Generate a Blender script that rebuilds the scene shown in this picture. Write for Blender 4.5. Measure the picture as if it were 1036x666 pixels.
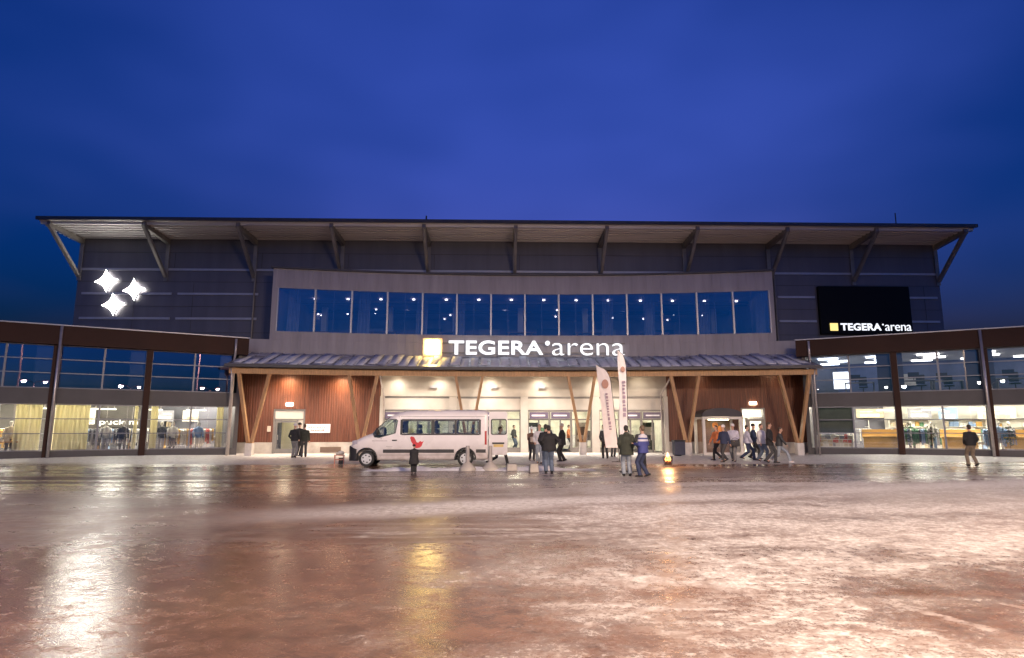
import bpy, bmesh, math, random
from mathutils import Vector, Matrix
R = math.radians
random.seed(7)
for o in list(bpy.data.objects): bpy.data.objects.remove(o)
sc = bpy.context.scene
COL = sc.collection

# ------------------------------------------------------------------ camera, sky, exposure
FPX, IW, IH, CZ = 630.0, 1036.0, 666.0, 1.7
PITCH, YAW = R(9.0), R(1.5)
cd = bpy.data.cameras.new('camera'); cam = bpy.data.objects.new('camera', cd); COL.objects.link(cam)
cam.location = (0, 0, CZ); cam.rotation_euler = (R(90)+PITCH, 0, -YAW)
cd.sensor_width = 36; cd.lens = 36*FPX/IW; cd.clip_start = .1; cd.clip_end = 3000
sc.camera = cam
w = bpy.data.worlds.new('World'); sc.world = w; w.use_nodes = True
nt = w.node_tree; nt.nodes.clear()
def N(nt, t, **k):
    n = nt.nodes.new(t)
    for a, b in k.items(): setattr(n, a, b)
    return n
sky = N(nt, 'ShaderNodeTexSky', sky_type='NISHITA', sun_disc=False)
sky.sun_elevation = R(-2.2); sky.sun_rotation = R(180); sky.altitude = 100
sky.air_density = 1.0; sky.dust_density = .6; sky.ozone_density = 5.0
tint = N(nt, 'ShaderNodeMix', data_type='RGBA', blend_type='MULTIPLY'); tint.inputs[0].default_value = 1
tc = N(nt, 'ShaderNodeTexCoord'); mp = N(nt, 'ShaderNodeMapping'); mp.inputs['Scale'].default_value = (1, 1, 2.2)
nz = N(nt, 'ShaderNodeTexNoise'); nz.inputs['Scale'].default_value = 1.3; nz.inputs['Detail'].default_value = 3; nz.inputs['Roughness'].default_value = .55
rp = N(nt, 'ShaderNodeValToRGB')
rp.color_ramp.elements[0].position = .30; rp.color_ramp.elements[0].color = (.10, 2.2, 2.75, 1)
rp.color_ramp.elements[1].position = .80; rp.color_ramp.elements[1].color = (3.9, 6.3, 6.2, 1)
sx = N(nt, 'ShaderNodeVectorMath', operation='DISTANCE'); sx.inputs[1].default_value = (.04, .80, .62)   # brighter patch of thin high cloud ahead
cl = N(nt, 'ShaderNodeMapRange'); cl.interpolation_type = 'SMOOTHSTEP'
for i_, v_ in ((1, 0.), (2, .95), (3, .26), (4, -.20)): cl.inputs[i_].default_value = v_
ad = N(nt, 'ShaderNodeMath', operation='ADD')
bg = N(nt, 'ShaderNodeBackground'); bg.inputs[1].default_value = .15
out = N(nt, 'ShaderNodeOutputWorld')
L = nt.links.new
L(tc.outputs['Generated'], mp.inputs[0]); L(mp.outputs[0], nz.inputs['Vector']); L(tc.outputs['Generated'], sx.inputs[0]); L(sx.outputs['Value'], cl.inputs[0]); L(cl.outputs[0], ad.inputs[0]); L(nz.outputs['Fac'], ad.inputs[1]); L(ad.outputs[0], rp.inputs[0])
L(sky.outputs[0], tint.inputs[6]); L(rp.outputs[0], tint.inputs[7]); L(tint.outputs[2], bg.inputs[0]); L(bg.outputs[0], out.inputs[0])
# (dusk: the sun is below the horizon, the street lamps and the building light the place)
sc.view_settings.view_transform = 'Standard'; sc.view_settings.look = 'None'
sc.view_settings.exposure = 2.0; sc.view_settings.gamma = 1
sc.cycles.use_denoising = True; sc.cycles.sample_clamp_indirect = 4.0
sc.cycles.max_bounces = 8; sc.cycles.transparent_max_bounces = 16
sc.cycles.caustics_reflective = False; sc.cycles.caustics_refractive = False

# ------------------------------------------------------------------ helpers
FW = Vector((math.sin(YAW)*math.cos(PITCH), math.cos(YAW)*math.cos(PITCH), math.sin(PITCH)))
RT = Vector((math.cos(YAW), -math.sin(YAW), 0)); UP = RT.cross(FW)
def sstep(a, b, x):
    t = min(1, max(0, (x-a)/(b-a))); return t*t*(3-2*t)
XC = 1.8
def gz(x, y): return .10*sstep(27, 35.5, y) + .12*sstep(15, 21, abs(x-XC))*sstep(24, 33, y)
def G(px, py):                      # where a point of the photograph meets the ground
    d = FW*FPX + RT*(px-IW/2) - UP*(py-IH/2); z = 0
    for _ in range(6):
        p = Vector((0, 0, CZ)) + d*((z-CZ)/d.z); z = gz(p.x, p.y)
    return p

MATS = {}
def mat(name, col, rough=.6, metal=0., var=.15, scale=2., bump=0., bscale=40., stretch=(1, 1, 1), spec=.5, rvar=0., col2=None, sharp=.0):
    if name in MATS: return MATS[name]
    m = bpy.data.materials.new(name); m.use_nodes = True; t = m.node_tree; b = t.nodes['Principled BSDF']
    b.inputs['Metallic'].default_value = metal; b.inputs['Roughness'].default_value = rough
    b.inputs['Specular IOR Level'].default_value = spec
    c = N(t, 'ShaderNodeTexCoord'); mp = N(t, 'ShaderNodeMapping'); mp.inputs['Scale'].default_value = stretch
    t.links.new(c.outputs['Object'], mp.inputs[0])
    n = N(t, 'ShaderNodeTexNoise'); n.inputs['Scale'].default_value = scale; n.inputs['Detail'].default_value = 6; n.inputs['Roughness'].default_value = .6
    t.links.new(mp.outputs[0], n.inputs['Vector'])
    r = N(t, 'ShaderNodeValToRGB'); r.color_ramp.elements[0].position = .3+sharp; r.color_ramp.elements[1].position = .7-sharp
    r.color_ramp.elements[0].color = tuple(max(0, x*(1-var)) for x in col)+(1,)
    r.color_ramp.elements[1].color = (tuple(col2) if col2 else tuple(min(1, x*(1+var)) for x in col))+(1,)
    t.links.new(n.outputs['Fac'], r.inputs[0]); t.links.new(r.outputs[0], b.inputs['Base Color'])
    if rvar:
        q = N(t, 'ShaderNodeMapRange'); q.inputs['To Min'].default_value = max(.02, rough-rvar); q.inputs['To Max'].default_value = min(1, rough+rvar)
        t.links.new(n.outputs['Fac'], q.inputs[0]); t.links.new(q.outputs[0], b.inputs['Roughness'])
    if bump:
        n2 = N(t, 'ShaderNodeTexNoise'); n2.inputs['Scale'].default_value = bscale; n2.inputs['Detail'].default_value = 3
        t.links.new(mp.outputs[0], n2.inputs['Vector'])
        bp = N(t, 'ShaderNodeBump'); bp.inputs['Strength'].default_value = bump; bp.inputs['Distance'].default_value = .02
        t.links.new(n2.outputs['Fac'], bp.inputs['Height']); t.links.new(bp.outputs[0], b.inputs['Normal'])
    MATS[name] = m; return m
def em(name, col, s):
    if name in MATS: return MATS[name]
    m = bpy.data.materials.new(name); m.use_nodes = True; b = m.node_tree.nodes['Principled BSDF']
    b.inputs['Base Color'].default_value = (.5, .5, .5, 1)
    b.inputs['Emission Color'].default_value = (*col, 1); b.inputs['Emission Strength'].default_value = s
    MATS[name] = m; return m
def glass(name, tintc, refl, edge=.35, rough=.0, wav=0., gc=(.92, .95, 1)):
    if name in MATS: return MATS[name]
    m = bpy.data.materials.new(name); m.use_nodes = True; t = m.node_tree; t.nodes.clear()
    tr = N(t, 'ShaderNodeBsdfTransparent'); tr.inputs[0].default_value = (*tintc, 1)
    gl = N(t, 'ShaderNodeBsdfGlossy'); gl.inputs['Roughness'].default_value = rough; gl.inputs['Color'].default_value = (*gc, 1)
    lw = N(t, 'ShaderNodeLayerWeight'); lw.inputs[0].default_value = .35
    q = N(t, 'ShaderNodeMapRange'); q.inputs['To Min'].default_value = refl; q.inputs['To Max'].default_value = min(1, refl+edge)
    mx = N(t, 'ShaderNodeMixShader'); o = N(t, 'ShaderNodeOutputMaterial')
    t.links.new(lw.outputs['Facing'], q.inputs[0]); t.links.new(q.outputs[0], mx.inputs[0])
    t.links.new(tr.outputs[0], mx.inputs[1]); t.links.new(gl.outputs[0], mx.inputs[2]); t.links.new(mx.outputs[0], o.inputs[0])
    if wav:
        n2 = N(t, 'ShaderNodeTexNoise'); n2.inputs['Scale'].default_value = .8
        c = N(t, 'ShaderNodeTexCoord'); t.links.new(c.outputs['Object'], n2.inputs['Vector'])
        bp = N(t, 'ShaderNodeBump'); bp.inputs['Strength'].default_value = wav; bp.inputs['Distance'].default_value = .05
        t.links.new(n2.outputs['Fac'], bp.inputs['Height']); t.links.new(bp.outputs[0], gl.inputs['Normal'])
    MATS[name] = m; return m

def tag(o, label=None, cat=None, group=None, kind=None):
    if label: o['label'] = label
    if cat: o['category'] = cat
    if group: o['group'] = group
    if kind: o['kind'] = kind
    return o
def empty(name, loc=(0, 0, 0), rz=0, label=None, cat=None, group=None):
    o = bpy.data.objects.new(name, None); COL.objects.link(o); o.location = loc; o.rotation_euler = (0, 0, rz); o.empty_display_size = .2
    return tag(o, label, cat, group)
def copy_tree(o, parent=None):
    c = o.copy(); COL.objects.link(c); c.parent = parent
    for ch in list(o.children): copy_tree(ch, c)
    return c
def ident(x, y, z): return (x, y, z)
class MB:
    def __init__(s): s.bm = bmesh.new(); s.mi = 0
    def hexa(s, p):                 # 8 corners: bottom ring then top ring
        v = [s.bm.verts.new(q) for q in p]
        for f in ((3, 2, 1, 0), (4, 5, 6, 7), (0, 1, 5, 4), (1, 2, 6, 5), (2, 3, 7, 6), (3, 0, 4, 7)):
            s.bm.faces.new([v[i] for i in f]).material_index = s.mi
        return s
    def box(s, x0, x1, y0, y1, z0, z1, f=ident, n=1):
        for i in range(n):
            a = x0+(x1-x0)*i/n; b = x0+(x1-x0)*(i+1)/n
            if n == 1: s.hexa([f(a, y0, z0), f(b, y0, z0), f(b, y1, z0), f(a, y1, z0), f(a, y0, z1), f(b, y0, z1), f(b, y1, z1), f(a, y1, z1)])
        if n > 1: s.sweep([(y0, z0), (y1, z0), (y1, z1), (y0, z1)], [x0+(x1-x0)*i/n for i in range(n+1)], f)
        return s
    def sweep(s, sec, us, f=ident):
        rows = [[s.bm.verts.new(f(u, d, z)) for d, z in sec] for u in us]; k = len(sec)
        for a, b in zip(rows, rows[1:]):
            for i in range(k):
                s.bm.faces.new((a[i], a[(i+1) % k], b[(i+1) % k], b[i])).material_index = s.mi
        s.bm.faces.new(rows[0]).material_index = s.mi; s.bm.faces.new(rows[-1][::-1]).material_index = s.mi
        return s
    def quad(s, *p):
        s.bm.faces.new([s.bm.verts.new(q) for q in p]).material_index = s.mi; return s
    def bar(s, p, q, w, h, upv=(0, 0, 1)):
        p, q = Vector(p), Vector(q); d = (q-p).normalized(); sd = d.cross(Vector(upv))
        if sd.length < 1e-4: sd = Vector((1, 0, 0))
        sd.normalize(); u = sd.cross(d); a = sd*w/2; b = u*h/2
        return s.hexa([p-a-b, p+a-b, q+a-b, q-a-b, p-a+b, p+a+b, q+a+b, q-a+b])
    def tube(s, pts, rad, n=10, flat=None):
        pts = [Vector(p) for p in pts]
        if not hasattr(rad, '__len__'): rad = [rad]*len(pts)
        rows = []; ref = None
        for i, p in enumerate(pts):
            d = (pts[min(i+1, len(pts)-1)]-pts[max(i-1, 0)]).normalized()
            if ref is None: ref = Vector((1, 0, 0)) if abs(d.x) < .9 else Vector((0, 1, 0))
            a = (ref-d*ref.dot(d)).normalized(); b = d.cross(a); ref = a
            r = rad[i]; ra, rb = r if hasattr(r, '__len__') else (r, r)
            rows.append([s.bm.verts.new(p+a*ra*math.cos(2*math.pi*k/n)+b*rb*math.sin(2*math.pi*k/n)) for k in range(n)])
        for a, b in zip(rows, rows[1:]):
            for k in range(n):
                s.bm.faces.new((a[k], a[(k+1) % n], b[(k+1) % n], b[k])).material_index = s.mi
        s.bm.faces.new(rows[0][::-1]).material_index = s.mi; s.bm.faces.new(rows[-1]).material_index = s.mi
        return s
    def ell(s, c, r, rot=None, nu=14, nv=9):
        M = Matrix.Translation(c) @ (rot.to_4x4() if rot else Matrix.Identity(4)) @ Matrix.Diagonal((*r, 1))
        g = bmesh.ops.create_uvsphere(s.bm, u_segments=nu, v_segments=nv, radius=1, matrix=M)
        for v in g['verts']:
            for f in v.link_faces: f.material_index = s.mi
        return s
    def prism(s, poly, d0, d1, f=lambda a, b, d: (a, d, b)):     # polygon in (a,b), extruded along d
        n = len(poly)
        A_ = [s.bm.verts.new(f(a, b, d0)) for a, b in poly]; B_ = [s.bm.verts.new(f(a, b, d1)) for a, b in poly]
        for i in range(n): s.bm.faces.new((A_[i], A_[(i+1) % n], B_[(i+1) % n], B_[i])).material_index = s.mi
        s.bm.faces.new(A_[::-1]).material_index = s.mi; s.bm.faces.new(B_).material_index = s.mi
        return s
    def build(s, name, ms, parent=None, smooth=False, bevel=0., loc=None):
        off = Vector((0, 0, 0))
        top = parent
        if parent is not None and loc is None:
            while top.parent: top = top.parent
            off = Vector(top.location) if not top.get('_local') else Vector((0, 0, 0))
        bmesh.ops.recalc_face_normals(s.bm, faces=s.bm.faces)
        if off.length: bmesh.ops.translate(s.bm, verts=s.bm.verts, vec=-off)
        me = bpy.data.meshes.new(name); s.bm.to_mesh(me); s.bm.free()
        o = bpy.data.objects.new(name, me); COL.objects.link(o)
        for m in (ms if isinstance(ms, (list, tuple)) else [ms]): me.materials.append(m)
        if parent is not None: o.parent = parent
        if loc is not None: o.location = loc
        if smooth:
            for p in me.polygons: p.use_smooth = True
            if smooth is not True:
                try: me.set_sharp_from_angle(angle=R(smooth))
                except Exception: pass
        if bevel:
            b = o.modifiers.new('bevel', 'BEVEL'); b.width = bevel; b.segments = 2; b.limit_method = 'ANGLE'
        return o
def text_mesh(body, x0, x1, z0, z1, yf, depth, bold, name, m, parent=None, spacing=1.0, f=None, bold2=None):
    c = bpy.data.curves.new('lettering', 'FONT'); c.body = body; c.offset = bold; c.extrude = .05; c.space_character = spacing
    t = bpy.data.objects.new('lettering', c); COL.objects.link(t); bpy.context.view_layer.update()
    me = bpy.data.meshes.new_from_object(t.evaluated_get(bpy.context.evaluated_depsgraph_get()))
    bpy.data.objects.remove(t)
    xs = [v.co.x for v in me.vertices]; ys = [v.co.y for v in me.vertices]
    ax, bx, ay, by = min(xs), max(xs), min(ys), max(ys)
    b = MB(); b.bm.from_mesh(me); bpy.data.meshes.remove(me)
    for v in b.bm.verts:
        x = x0+(v.co.x-ax)/(bx-ax)*(x1-x0); z = z0+(v.co.y-ay)/(by-ay)*(z1-z0); y = yf+(0 if v.co.z > 0 else depth)
        v.co = f(x, y, z) if f else (x, y, z)
    return b.build(name, m, parent)
def lamp(name, kind, loc, power, col, parent=None, size=.1, spot=None, rot=(0, 0, 0), blend=.5, sizey=None):
    l = bpy.data.lights.new(name, kind); l.energy = power; l.color = col
    if kind == 'AREA':
        l.size = size
        if sizey: l.shape = 'RECTANGLE'; l.size_y = sizey
    else: l.shadow_soft_size = size
    if spot: l.spot_size = R(spot); l.spot_blend = blend
    o = bpy.data.objects.new(name, l); COL.objects.link(o); o.rotation_euler = rot
    if parent is not None:
        o.parent = parent; top = parent
        while top.parent: top = top.parent
        o.location = Vector(loc)-(Vector(top.location) if not top.get('_local') else Vector((0, 0, 0)))
    else: o.location = loc
    return o

# ------------------------------------------------------------------ materials
M_wall = mat('dark_grey_panel', (.100, .098, .125), .5, 0, .16, .5, .08, 6, (2.2, 2.2, .22))
M_strip = mat('pale_trim_metal', (.36, .36, .40), .4, .2, .1, 2)
M_steel = mat('grey_painted_steel', (.19, .175, .165), .45, .1, .2, 1.2)
M_soffit = mat('soffit_sheet', (.56, .54, .55), .42, .15, .12, .5, stretch=(.3, 3, 1))
M_roofedge = mat('dark_roof_edge', (.05, .045, .05), .5, 0, .2, 1)
M_clad = mat('beige_cladding', (.31, .285, .30), .6, 0, .16, .9, .06, 20, (2.2, 2.2, .25))
M_mulld = mat('dark_mullion', (.16, .16, .19), .45, .2, .1, 3)
M_mull = mat('mullion_metal', (.45, .44, .46), .4, .3, .1, 3)
M_timber = mat('red_brown_timber', (.125, .040, .020), .55, 0, .42, 2.2, .3, 16, (6, 6, .35))
M_glulam = mat('glulam_timber', (.42, .235, .105), .5, 0, .3, 4, .2, 25, (5, 5, .6))
M_conc = mat('pale_concrete', (.40, .365, .33), .75, 0, .25, 1.6, .25, 30)
M_concw = mat('white_concrete', (.62, .58, .53), .7, 0, .15, 3, .2, 40)
M_zinc = mat('snowy_zinc_roof', (.16, .16, .22), .35, .3, .25, 1.3, .1, 14, (1, 1.6, 1), col2=(.55, .56, .66), sharp=.1)
M_brownsteel = mat('brown_fascia_metal', (.036, .013, .008), .6, 0, .2, .6, spec=.2)
M_spand = mat('grey_spandrel', (.075, .07, .075), .5, 0, .14, .7, spec=.3)
M_pipe = mat('galvanised_pipe', (.50, .46, .44), .35, .6, .15, 3)
M_dark = mat('dark_rubber', (.015, .015, .016), .7)
M_black = mat('black_plastic', (.02, .02, .022), .4)
M_beigepanel = mat('beige_panel', (.46, .425, .38), .5, 0, .14, .8)
M_doorframe = mat('grey_door_frame', (.17, .16, .15), .4, .3, .1, 3)
M_blind = mat('dark_blue_panel', (.05, .06, .10), .35, 0, .12, 1)
M_white = mat('white_room_wall', (.75, .73, .68), .7, 0, .06, .6)
M_warmwall = mat('warm_room_wall', (.62, .55, .38), .7, 0, .1, .6)
M_greywall = mat('grey_room_wall', (.22, .21, .22), .7, 0, .2, .6)
M_floor = mat('room_floor', (.38, .34, .30), .35, 0, .15, 1.5)
M_curtain = mat('yellow_curtain', (.58, .51, .34), .8, 0, .2, 3, .3, 14, (6, 6, .2))
_t = M_curtain.node_tree; _b = _t.nodes['Principled BSDF']; _o = [n for n in _t.nodes if n.type == 'OUTPUT_MATERIAL'][0]
_tr = N(_t, 'ShaderNodeBsdfTranslucent'); _tr.inputs[0].default_value = (.74, .69, .50, 1); _mx = N(_t, 'ShaderNodeMixShader'); _mx.inputs[0].default_value = .55
_t.links.new(_b.outputs[0], _mx.inputs[1]); _t.links.new(_tr.outputs[0], _mx.inputs[2]); _t.links.new(_mx.outputs[0], _o.inputs[0])
M_gsky = glass('reflective_glass', (.56, .58, .64), .17, .3, 0, .02)
M_gwing = glass('wing_glass', (.42, .46, .55), .24, .3, 0, .02, (.95, .62, .90))
M_gshop = glass('shop_glass', (.86, .88, .86), .10, .4, 0, .02)
M_gup = glass('upper_glass', (.55, .58, .66), .10, .35, 0, .02)
M_clearglass = glass('clear_glass', (.88, .92, .90), .07, .5)
M_vanglass = glass('van_glass', (.80, .82, .80), .05, .35)
M_led = em('lamp_white', (1, .93, .80), 9)
M_ledcool = em('lamp_cool', (.86, .92, 1), 3)
M_snow = mat('snow', (.70, .68, .70), .7, 0, .12, 6, .5, 30)

# ------------------------------------------------------------------ ground: one sheet to the horizon
def ground_material():
    m = bpy.data.materials.new('wet_frosted_paving'); m.use_nodes = True; t = m.node_tree; b = t.nodes['Principled BSDF']; l = t.links.new
    geo = N(t, 'ShaderNodeTexCoord'); P = geo.outputs['Object']
    def noise(scale, stretch=(1, 1, 1), det=6, rough=.6, dist=0.):
        mp = N(t, 'ShaderNodeMapping'); mp.inputs['Scale'].default_value = stretch; l(P, mp.inputs[0])
        n = N(t, 'ShaderNodeTexNoise'); n.inputs['Scale'].default_value = scale; n.inputs['Detail'].default_value = det
        n.inputs['Roughness'].default_value = rough; n.inputs['Distortion'].default_value = dist; l(mp.outputs[0], n.inputs['Vector'])
        return n.outputs['Fac']
    def mth(op, a, b_=None, c=None, clamp=False):
        n = N(t, 'ShaderNodeMath', operation=op); n.use_clamp = clamp
        for i, v in enumerate((a, b_, c)):
            if v is None: continue
            if isinstance(v, (int, float)): n.inputs[i].default_value = v
            else: l(v, n.inputs[i])
        return n.outputs[0]
    def rng(v, a, b_, c=0., d=1., smooth=True):
        n = N(t, 'ShaderNodeMapRange'); n.interpolation_type = 'SMOOTHSTEP' if smooth else 'LINEAR'
        for i, q in enumerate((a, b_, c, d)): n.inputs[i+1].default_value = q
        l(v, n.inputs[0]); return n.outputs[0]
    def mixc(f, a, b_):
        n = N(t, 'ShaderNodeMix', data_type='RGBA'); l(f, n.inputs[0])
        for i, v in ((6, a), (7, b_)):
            if isinstance(v, tuple): n.inputs[i].default_value = (*v, 1)
            else: l(v, n.inputs[i])
        return n.outputs[2]
    sx = N(t, 'ShaderNodeSeparateXYZ'); l(P, sx.inputs[0]); X, Y = sx.outputs[0], sx.outputs[1]
    big = noise(.16, (.7, 1.3, 1)); mid = noise(.9, (.85, 1.05, 1), 8, .68, .5); fine = noise(7, (1, 1, 1), 6, .7); grit = noise(24, (1, 1, 1), 5, .75); grain = noise(3.2, (.9, 1.1, 1), 7, .75, .3)
    streak = noise(.55, (.16, 1.1, 1), 7, .62, .6)
    # setts
    br = N(t, 'ShaderNodeTexBrick'); br.inputs['Scale'].default_value = 1; br.inputs['Brick Width'].default_value = .21; br.inputs['Row Height'].default_value = .14
    br.inputs['Mortar Size'].default_value = .008; br.inputs['Mortar Smooth'].default_value = .4
    br.inputs['Color1'].default_value = (.9, .9, .9, 1); br.inputs['Color2'].default_value = (.62, .62, .62, 1); br.inputs['Mortar'].default_value = (.5, .5, .5, 1)
    mp = N(t, 'ShaderNodeMapping'); mp.inputs['Rotation'].default_value = (0, 0, R(38)); l(P, mp.inputs[0]); l(mp.outputs[0], br.inputs['Vector'])
    base = mixc(rng(big, .35, .65), (.125, .070, .046), (.235, .135, .092))
    base = mixc(rng(grain, .42, .68, 0, .65), base, (.07, .047, .036)); base = mixc(rng(mid, .35, .75, 0, .55), base, (.155, .108, .078))
    mul = N(t, 'ShaderNodeMix', data_type='RGBA', blend_type='MULTIPLY'); mul.inputs[0].default_value = .35; l(base, mul.inputs[6]); l(br.outputs['Color'], mul.inputs[7]); base = mul.outputs[2]
    # frost: broken patches, more of it to the right and the middle; bare to the left
    reg = mth('ADD', rng(X, -3.0, 3.5, -.10, .20), rng(Y, 4, 9, .0, .03))
    reg = mth('SUBTRACT', reg, rng(Y, 19, 24, 0, .20)); reg = mth('SUBTRACT', reg, mth('MULTIPLY', rng(X, 2.6, 4.6, 0, .14), rng(Y, 6.5, 9.5, 1, 0)))
    fsum = mth('ADD', mth('MULTIPLY', mid, .55), mth('MULTIPLY', streak, .45))
    fsum = mth('ADD', mth('ADD', fsum, reg), mth('ADD', mth('MULTIPLY', mth('SUBTRACT', fine, .5), .80), mth('MULTIPLY', mth('SUBTRACT', grit, .5), .55)))
    fsum = mth('ADD', fsum, mth('MULTIPLY', mth('SUBTRACT', grain, .5), .5)); soft = mth('ADD', mth('ADD', mth('MULTIPLY', mid, .6), mth('MULTIPLY', streak, .4)), mth('ADD', reg, mth('MULTIPLY', mth('SUBTRACT', grit, .5), .25)))
    frost = mth('ADD', rng(soft, .49, .82, 0, .55), rng(fsum, .60, .88, 0, .40))
    # the long sweep of packed snow across the square
    yc = mth('ADD', mth('MULTIPLY', X, .31), 14.35)
    yc = mth('ADD', yc, mth('MULTIPLY', mth('SUBTRACT', big, .5), 3.0))
    dy = mth('ABSOLUTE', mth('SUBTRACT', Y, yc))
    band = mth('MULTIPLY', rng(dy, .2, 1.9, 1, 0), rng(X, -6.5, -1.5, 0, 1))
    band = mth('MULTIPLY', band, rng(mth('ADD', mth('MULTIPLY', streak, .6), mth('MULTIPLY', fine, .4)), .30, .52, .25, 1.0))
    frost = mth('MAXIMUM', frost, band)
    # scraped tracks
    for (ax, ay, bx, by, wd, st) in ((5.47, 12.86, 4.84, 9.67, .07, .5), (4.84, 9.67, 4.65, 7.6, .10, .8), (3.8, 6.6, 4.15, 5.6, .06, .5), (4.12, 5.68, 4.24, 5.45, .09, .85), (4.9, 6.5, 5.05, 6.1, .05, .45), (3.9, 9.2, 3.5, 7.4, .06, .4), (8.3, 12.0, 6.5, 10.4, .06, .4)):
        Ln = math.hypot(bx-ax, by-ay); ux, uy = (bx-ax)/Ln, (by-ay)/Ln
        tt = mth('ADD', mth('MULTIPLY', mth('SUBTRACT', X, ax), ux), mth('MULTIPLY', mth('SUBTRACT', Y, ay), uy))
        dd = mth('ADD', mth('MULTIPLY', mth('SUBTRACT', X, ax), -uy), mth('MULTIPLY', mth('SUBTRACT', Y, ay), ux))
        dd = mth('ABSOLUTE', mth('ADD', dd, mth('MULTIPLY', mth('SUBTRACT', mid, .5), .3)))
        mk = mth('MULTIPLY', rng(dd, wd*.3, wd*1.6, 1, 0), mth('MULTIPLY', rng(tt, -.1, .25, 0, 1), rng(tt, Ln-.25, Ln+.1, 1, 0)))
        mk = mth('MULTIPLY', mk, rng(fine, .3, .6, .2*st, st)); frost = mth('MAXIMUM', frost, mk)
    # pale trodden snow on the walk along the building
    edge = mth('ADD', Y, mth('ADD', mth('MULTIPLY', mth('SUBTRACT', mid, .5), 2.6), mth('MULTIPLY', mth('SUBTRACT', streak, .5), 3)))
    walk = rng(edge, 28.6, 30.2, 0, 1)
    walkf = mth('MULTIPLY', walk, rng(mth('ADD', mth('MULTIPLY', mid, .5), mth('MULTIPLY', fine, .5)), .28, .55, .45, .97))
    frost = mth('MAXIMUM', frost, walkf)
    sk2 = noise(.8, (.10, 1.5, 1), 6, .6, 1.2)
    line = mth('MULTIPLY', rng(mth('ABSOLUTE', mth('SUBTRACT', sk2, .5)), .004, .05, 1, 0), mth('MULTIPLY', rng(Y, 8.5, 11, 0, 1), rng(Y, 24, 28, 1, 0)))
    line = mth('MULTIPLY', line, rng(mth('ADD', X, mth('MULTIPLY', mid, 8)), -1, 6, .12, .75)); line = mth('MULTIPLY', line, rng(fine, .35, .6, .2, 1))
    frost = mth('MAXIMUM', frost, line)
    frost = mth('MULTIPLY', frost, rng(mth('ADD', mth('MULTIPLY', fine, .55), mth('MULTIPLY', grit, .45)), .34, .60, .50, 1.12), clamp=True)
    snowc = mixc(fine, (.50, .47, .46), (.76, .73, .72))
    col = mixc(frost, base, snowc)
    l(col, b.inputs['Base Color'])
    wetzone = rng(mth('ADD', Y, mth('ADD', mth('MULTIPLY', mth('SUBTRACT', streak, .5), 9), mth('MULTIPLY', mth('SUBTRACT', mid, .5), 6))), 13.5, 19, 0, 1)
    rw = rng(mth('ADD', mth('MULTIPLY', streak, .7), mth('MULTIPLY', fine, .3)), .38, .62, .08, .40)
    rd = rng(mth('ADD', mth('MULTIPLY', mid, .6), mth('MULTIPLY', fine, .4)), .35, .65, .24, .46)
    patch = rng(mth('ADD', mth('MULTIPLY', grain, .55), mth('ADD', mth('MULTIPLY', mid, .3), mth('MULTIPLY', grit, .15))), .43, .54, .18, 1)
    near = mth('MULTIPLY', patch, rng(mth('ADD', Y, mth('MULTIPLY', mth('SUBTRACT', mid, .5), 3.0)), 8.9, 10.2, 1, 0), rng(X, 1.0, 4, 1, 0))
    rd2 = rng(mth('ADD', mth('MULTIPLY', mid, .6), mth('MULTIPLY', fine, .4)), .35, .65, .04, .13)
    nr = N(t, 'ShaderNodeMix'); l(near, nr.inputs[0]); l(rd, nr.inputs[2]); l(rd2, nr.inputs[3]); rd = nr.outputs[0]
    mxr = N(t, 'ShaderNodeMix'); l(wetzone, mxr.inputs[0]); l(rd, mxr.inputs[2]); l(rw, mxr.inputs[3])
    r2 = N(t, 'ShaderNodeMix'); l(frost, r2.inputs[0]); l(mxr.outputs[0], r2.inputs[2]); r2.inputs[3].default_value = .62
    l(r2.outputs[0], b.inputs['Roughness'])
    b.inputs['Specular IOR Level'].default_value = .55
    h = mth('ADD', mth('MULTIPLY', grit, .75), mth('ADD', mth('MULTIPLY', fine, .35), mth('MULTIPLY', br.outputs['Fac'], -.12)))
    h = mth('ADD', h, mth('MULTIPLY', frost, .6))
    bp = N(t, 'ShaderNodeBump'); bp.inputs['Distance'].default_value = .02
    l(mth('ADD', rng(Y, 6, 22, .14, .09), mth('MULTIPLY', frost, .35)), bp.inputs['Strength']); l(h, bp.inputs['Height']); l(bp.outputs[0], b.inputs['Normal'])
    return m
b = MB()
xs = [-900, -300, -120, -60, -40, -30]+[-26+2*i for i in range(28)]+[34, 44, 64, 124, 300, 900]
ys = [-900, -300, -90, -40, -10, 0, 6, 12, 18]+[22+i for i in range(24)]+[50, 60, 90, 300, 900]
rows = [[b.bm.verts.new((x, y, gz(x, y))) for x in xs] for y in ys]
for j in range(len(ys)-1):
    for i in range(len(xs)-1): b.bm.faces.new((rows[j][i], rows[j][i+1], rows[j+1][i+1], rows[j+1][i]))
tag(b.build('ground', ground_material(), smooth=True), 'wet red brown paved square with frost and scraped snow', 'ground', None, 'structure')

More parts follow.
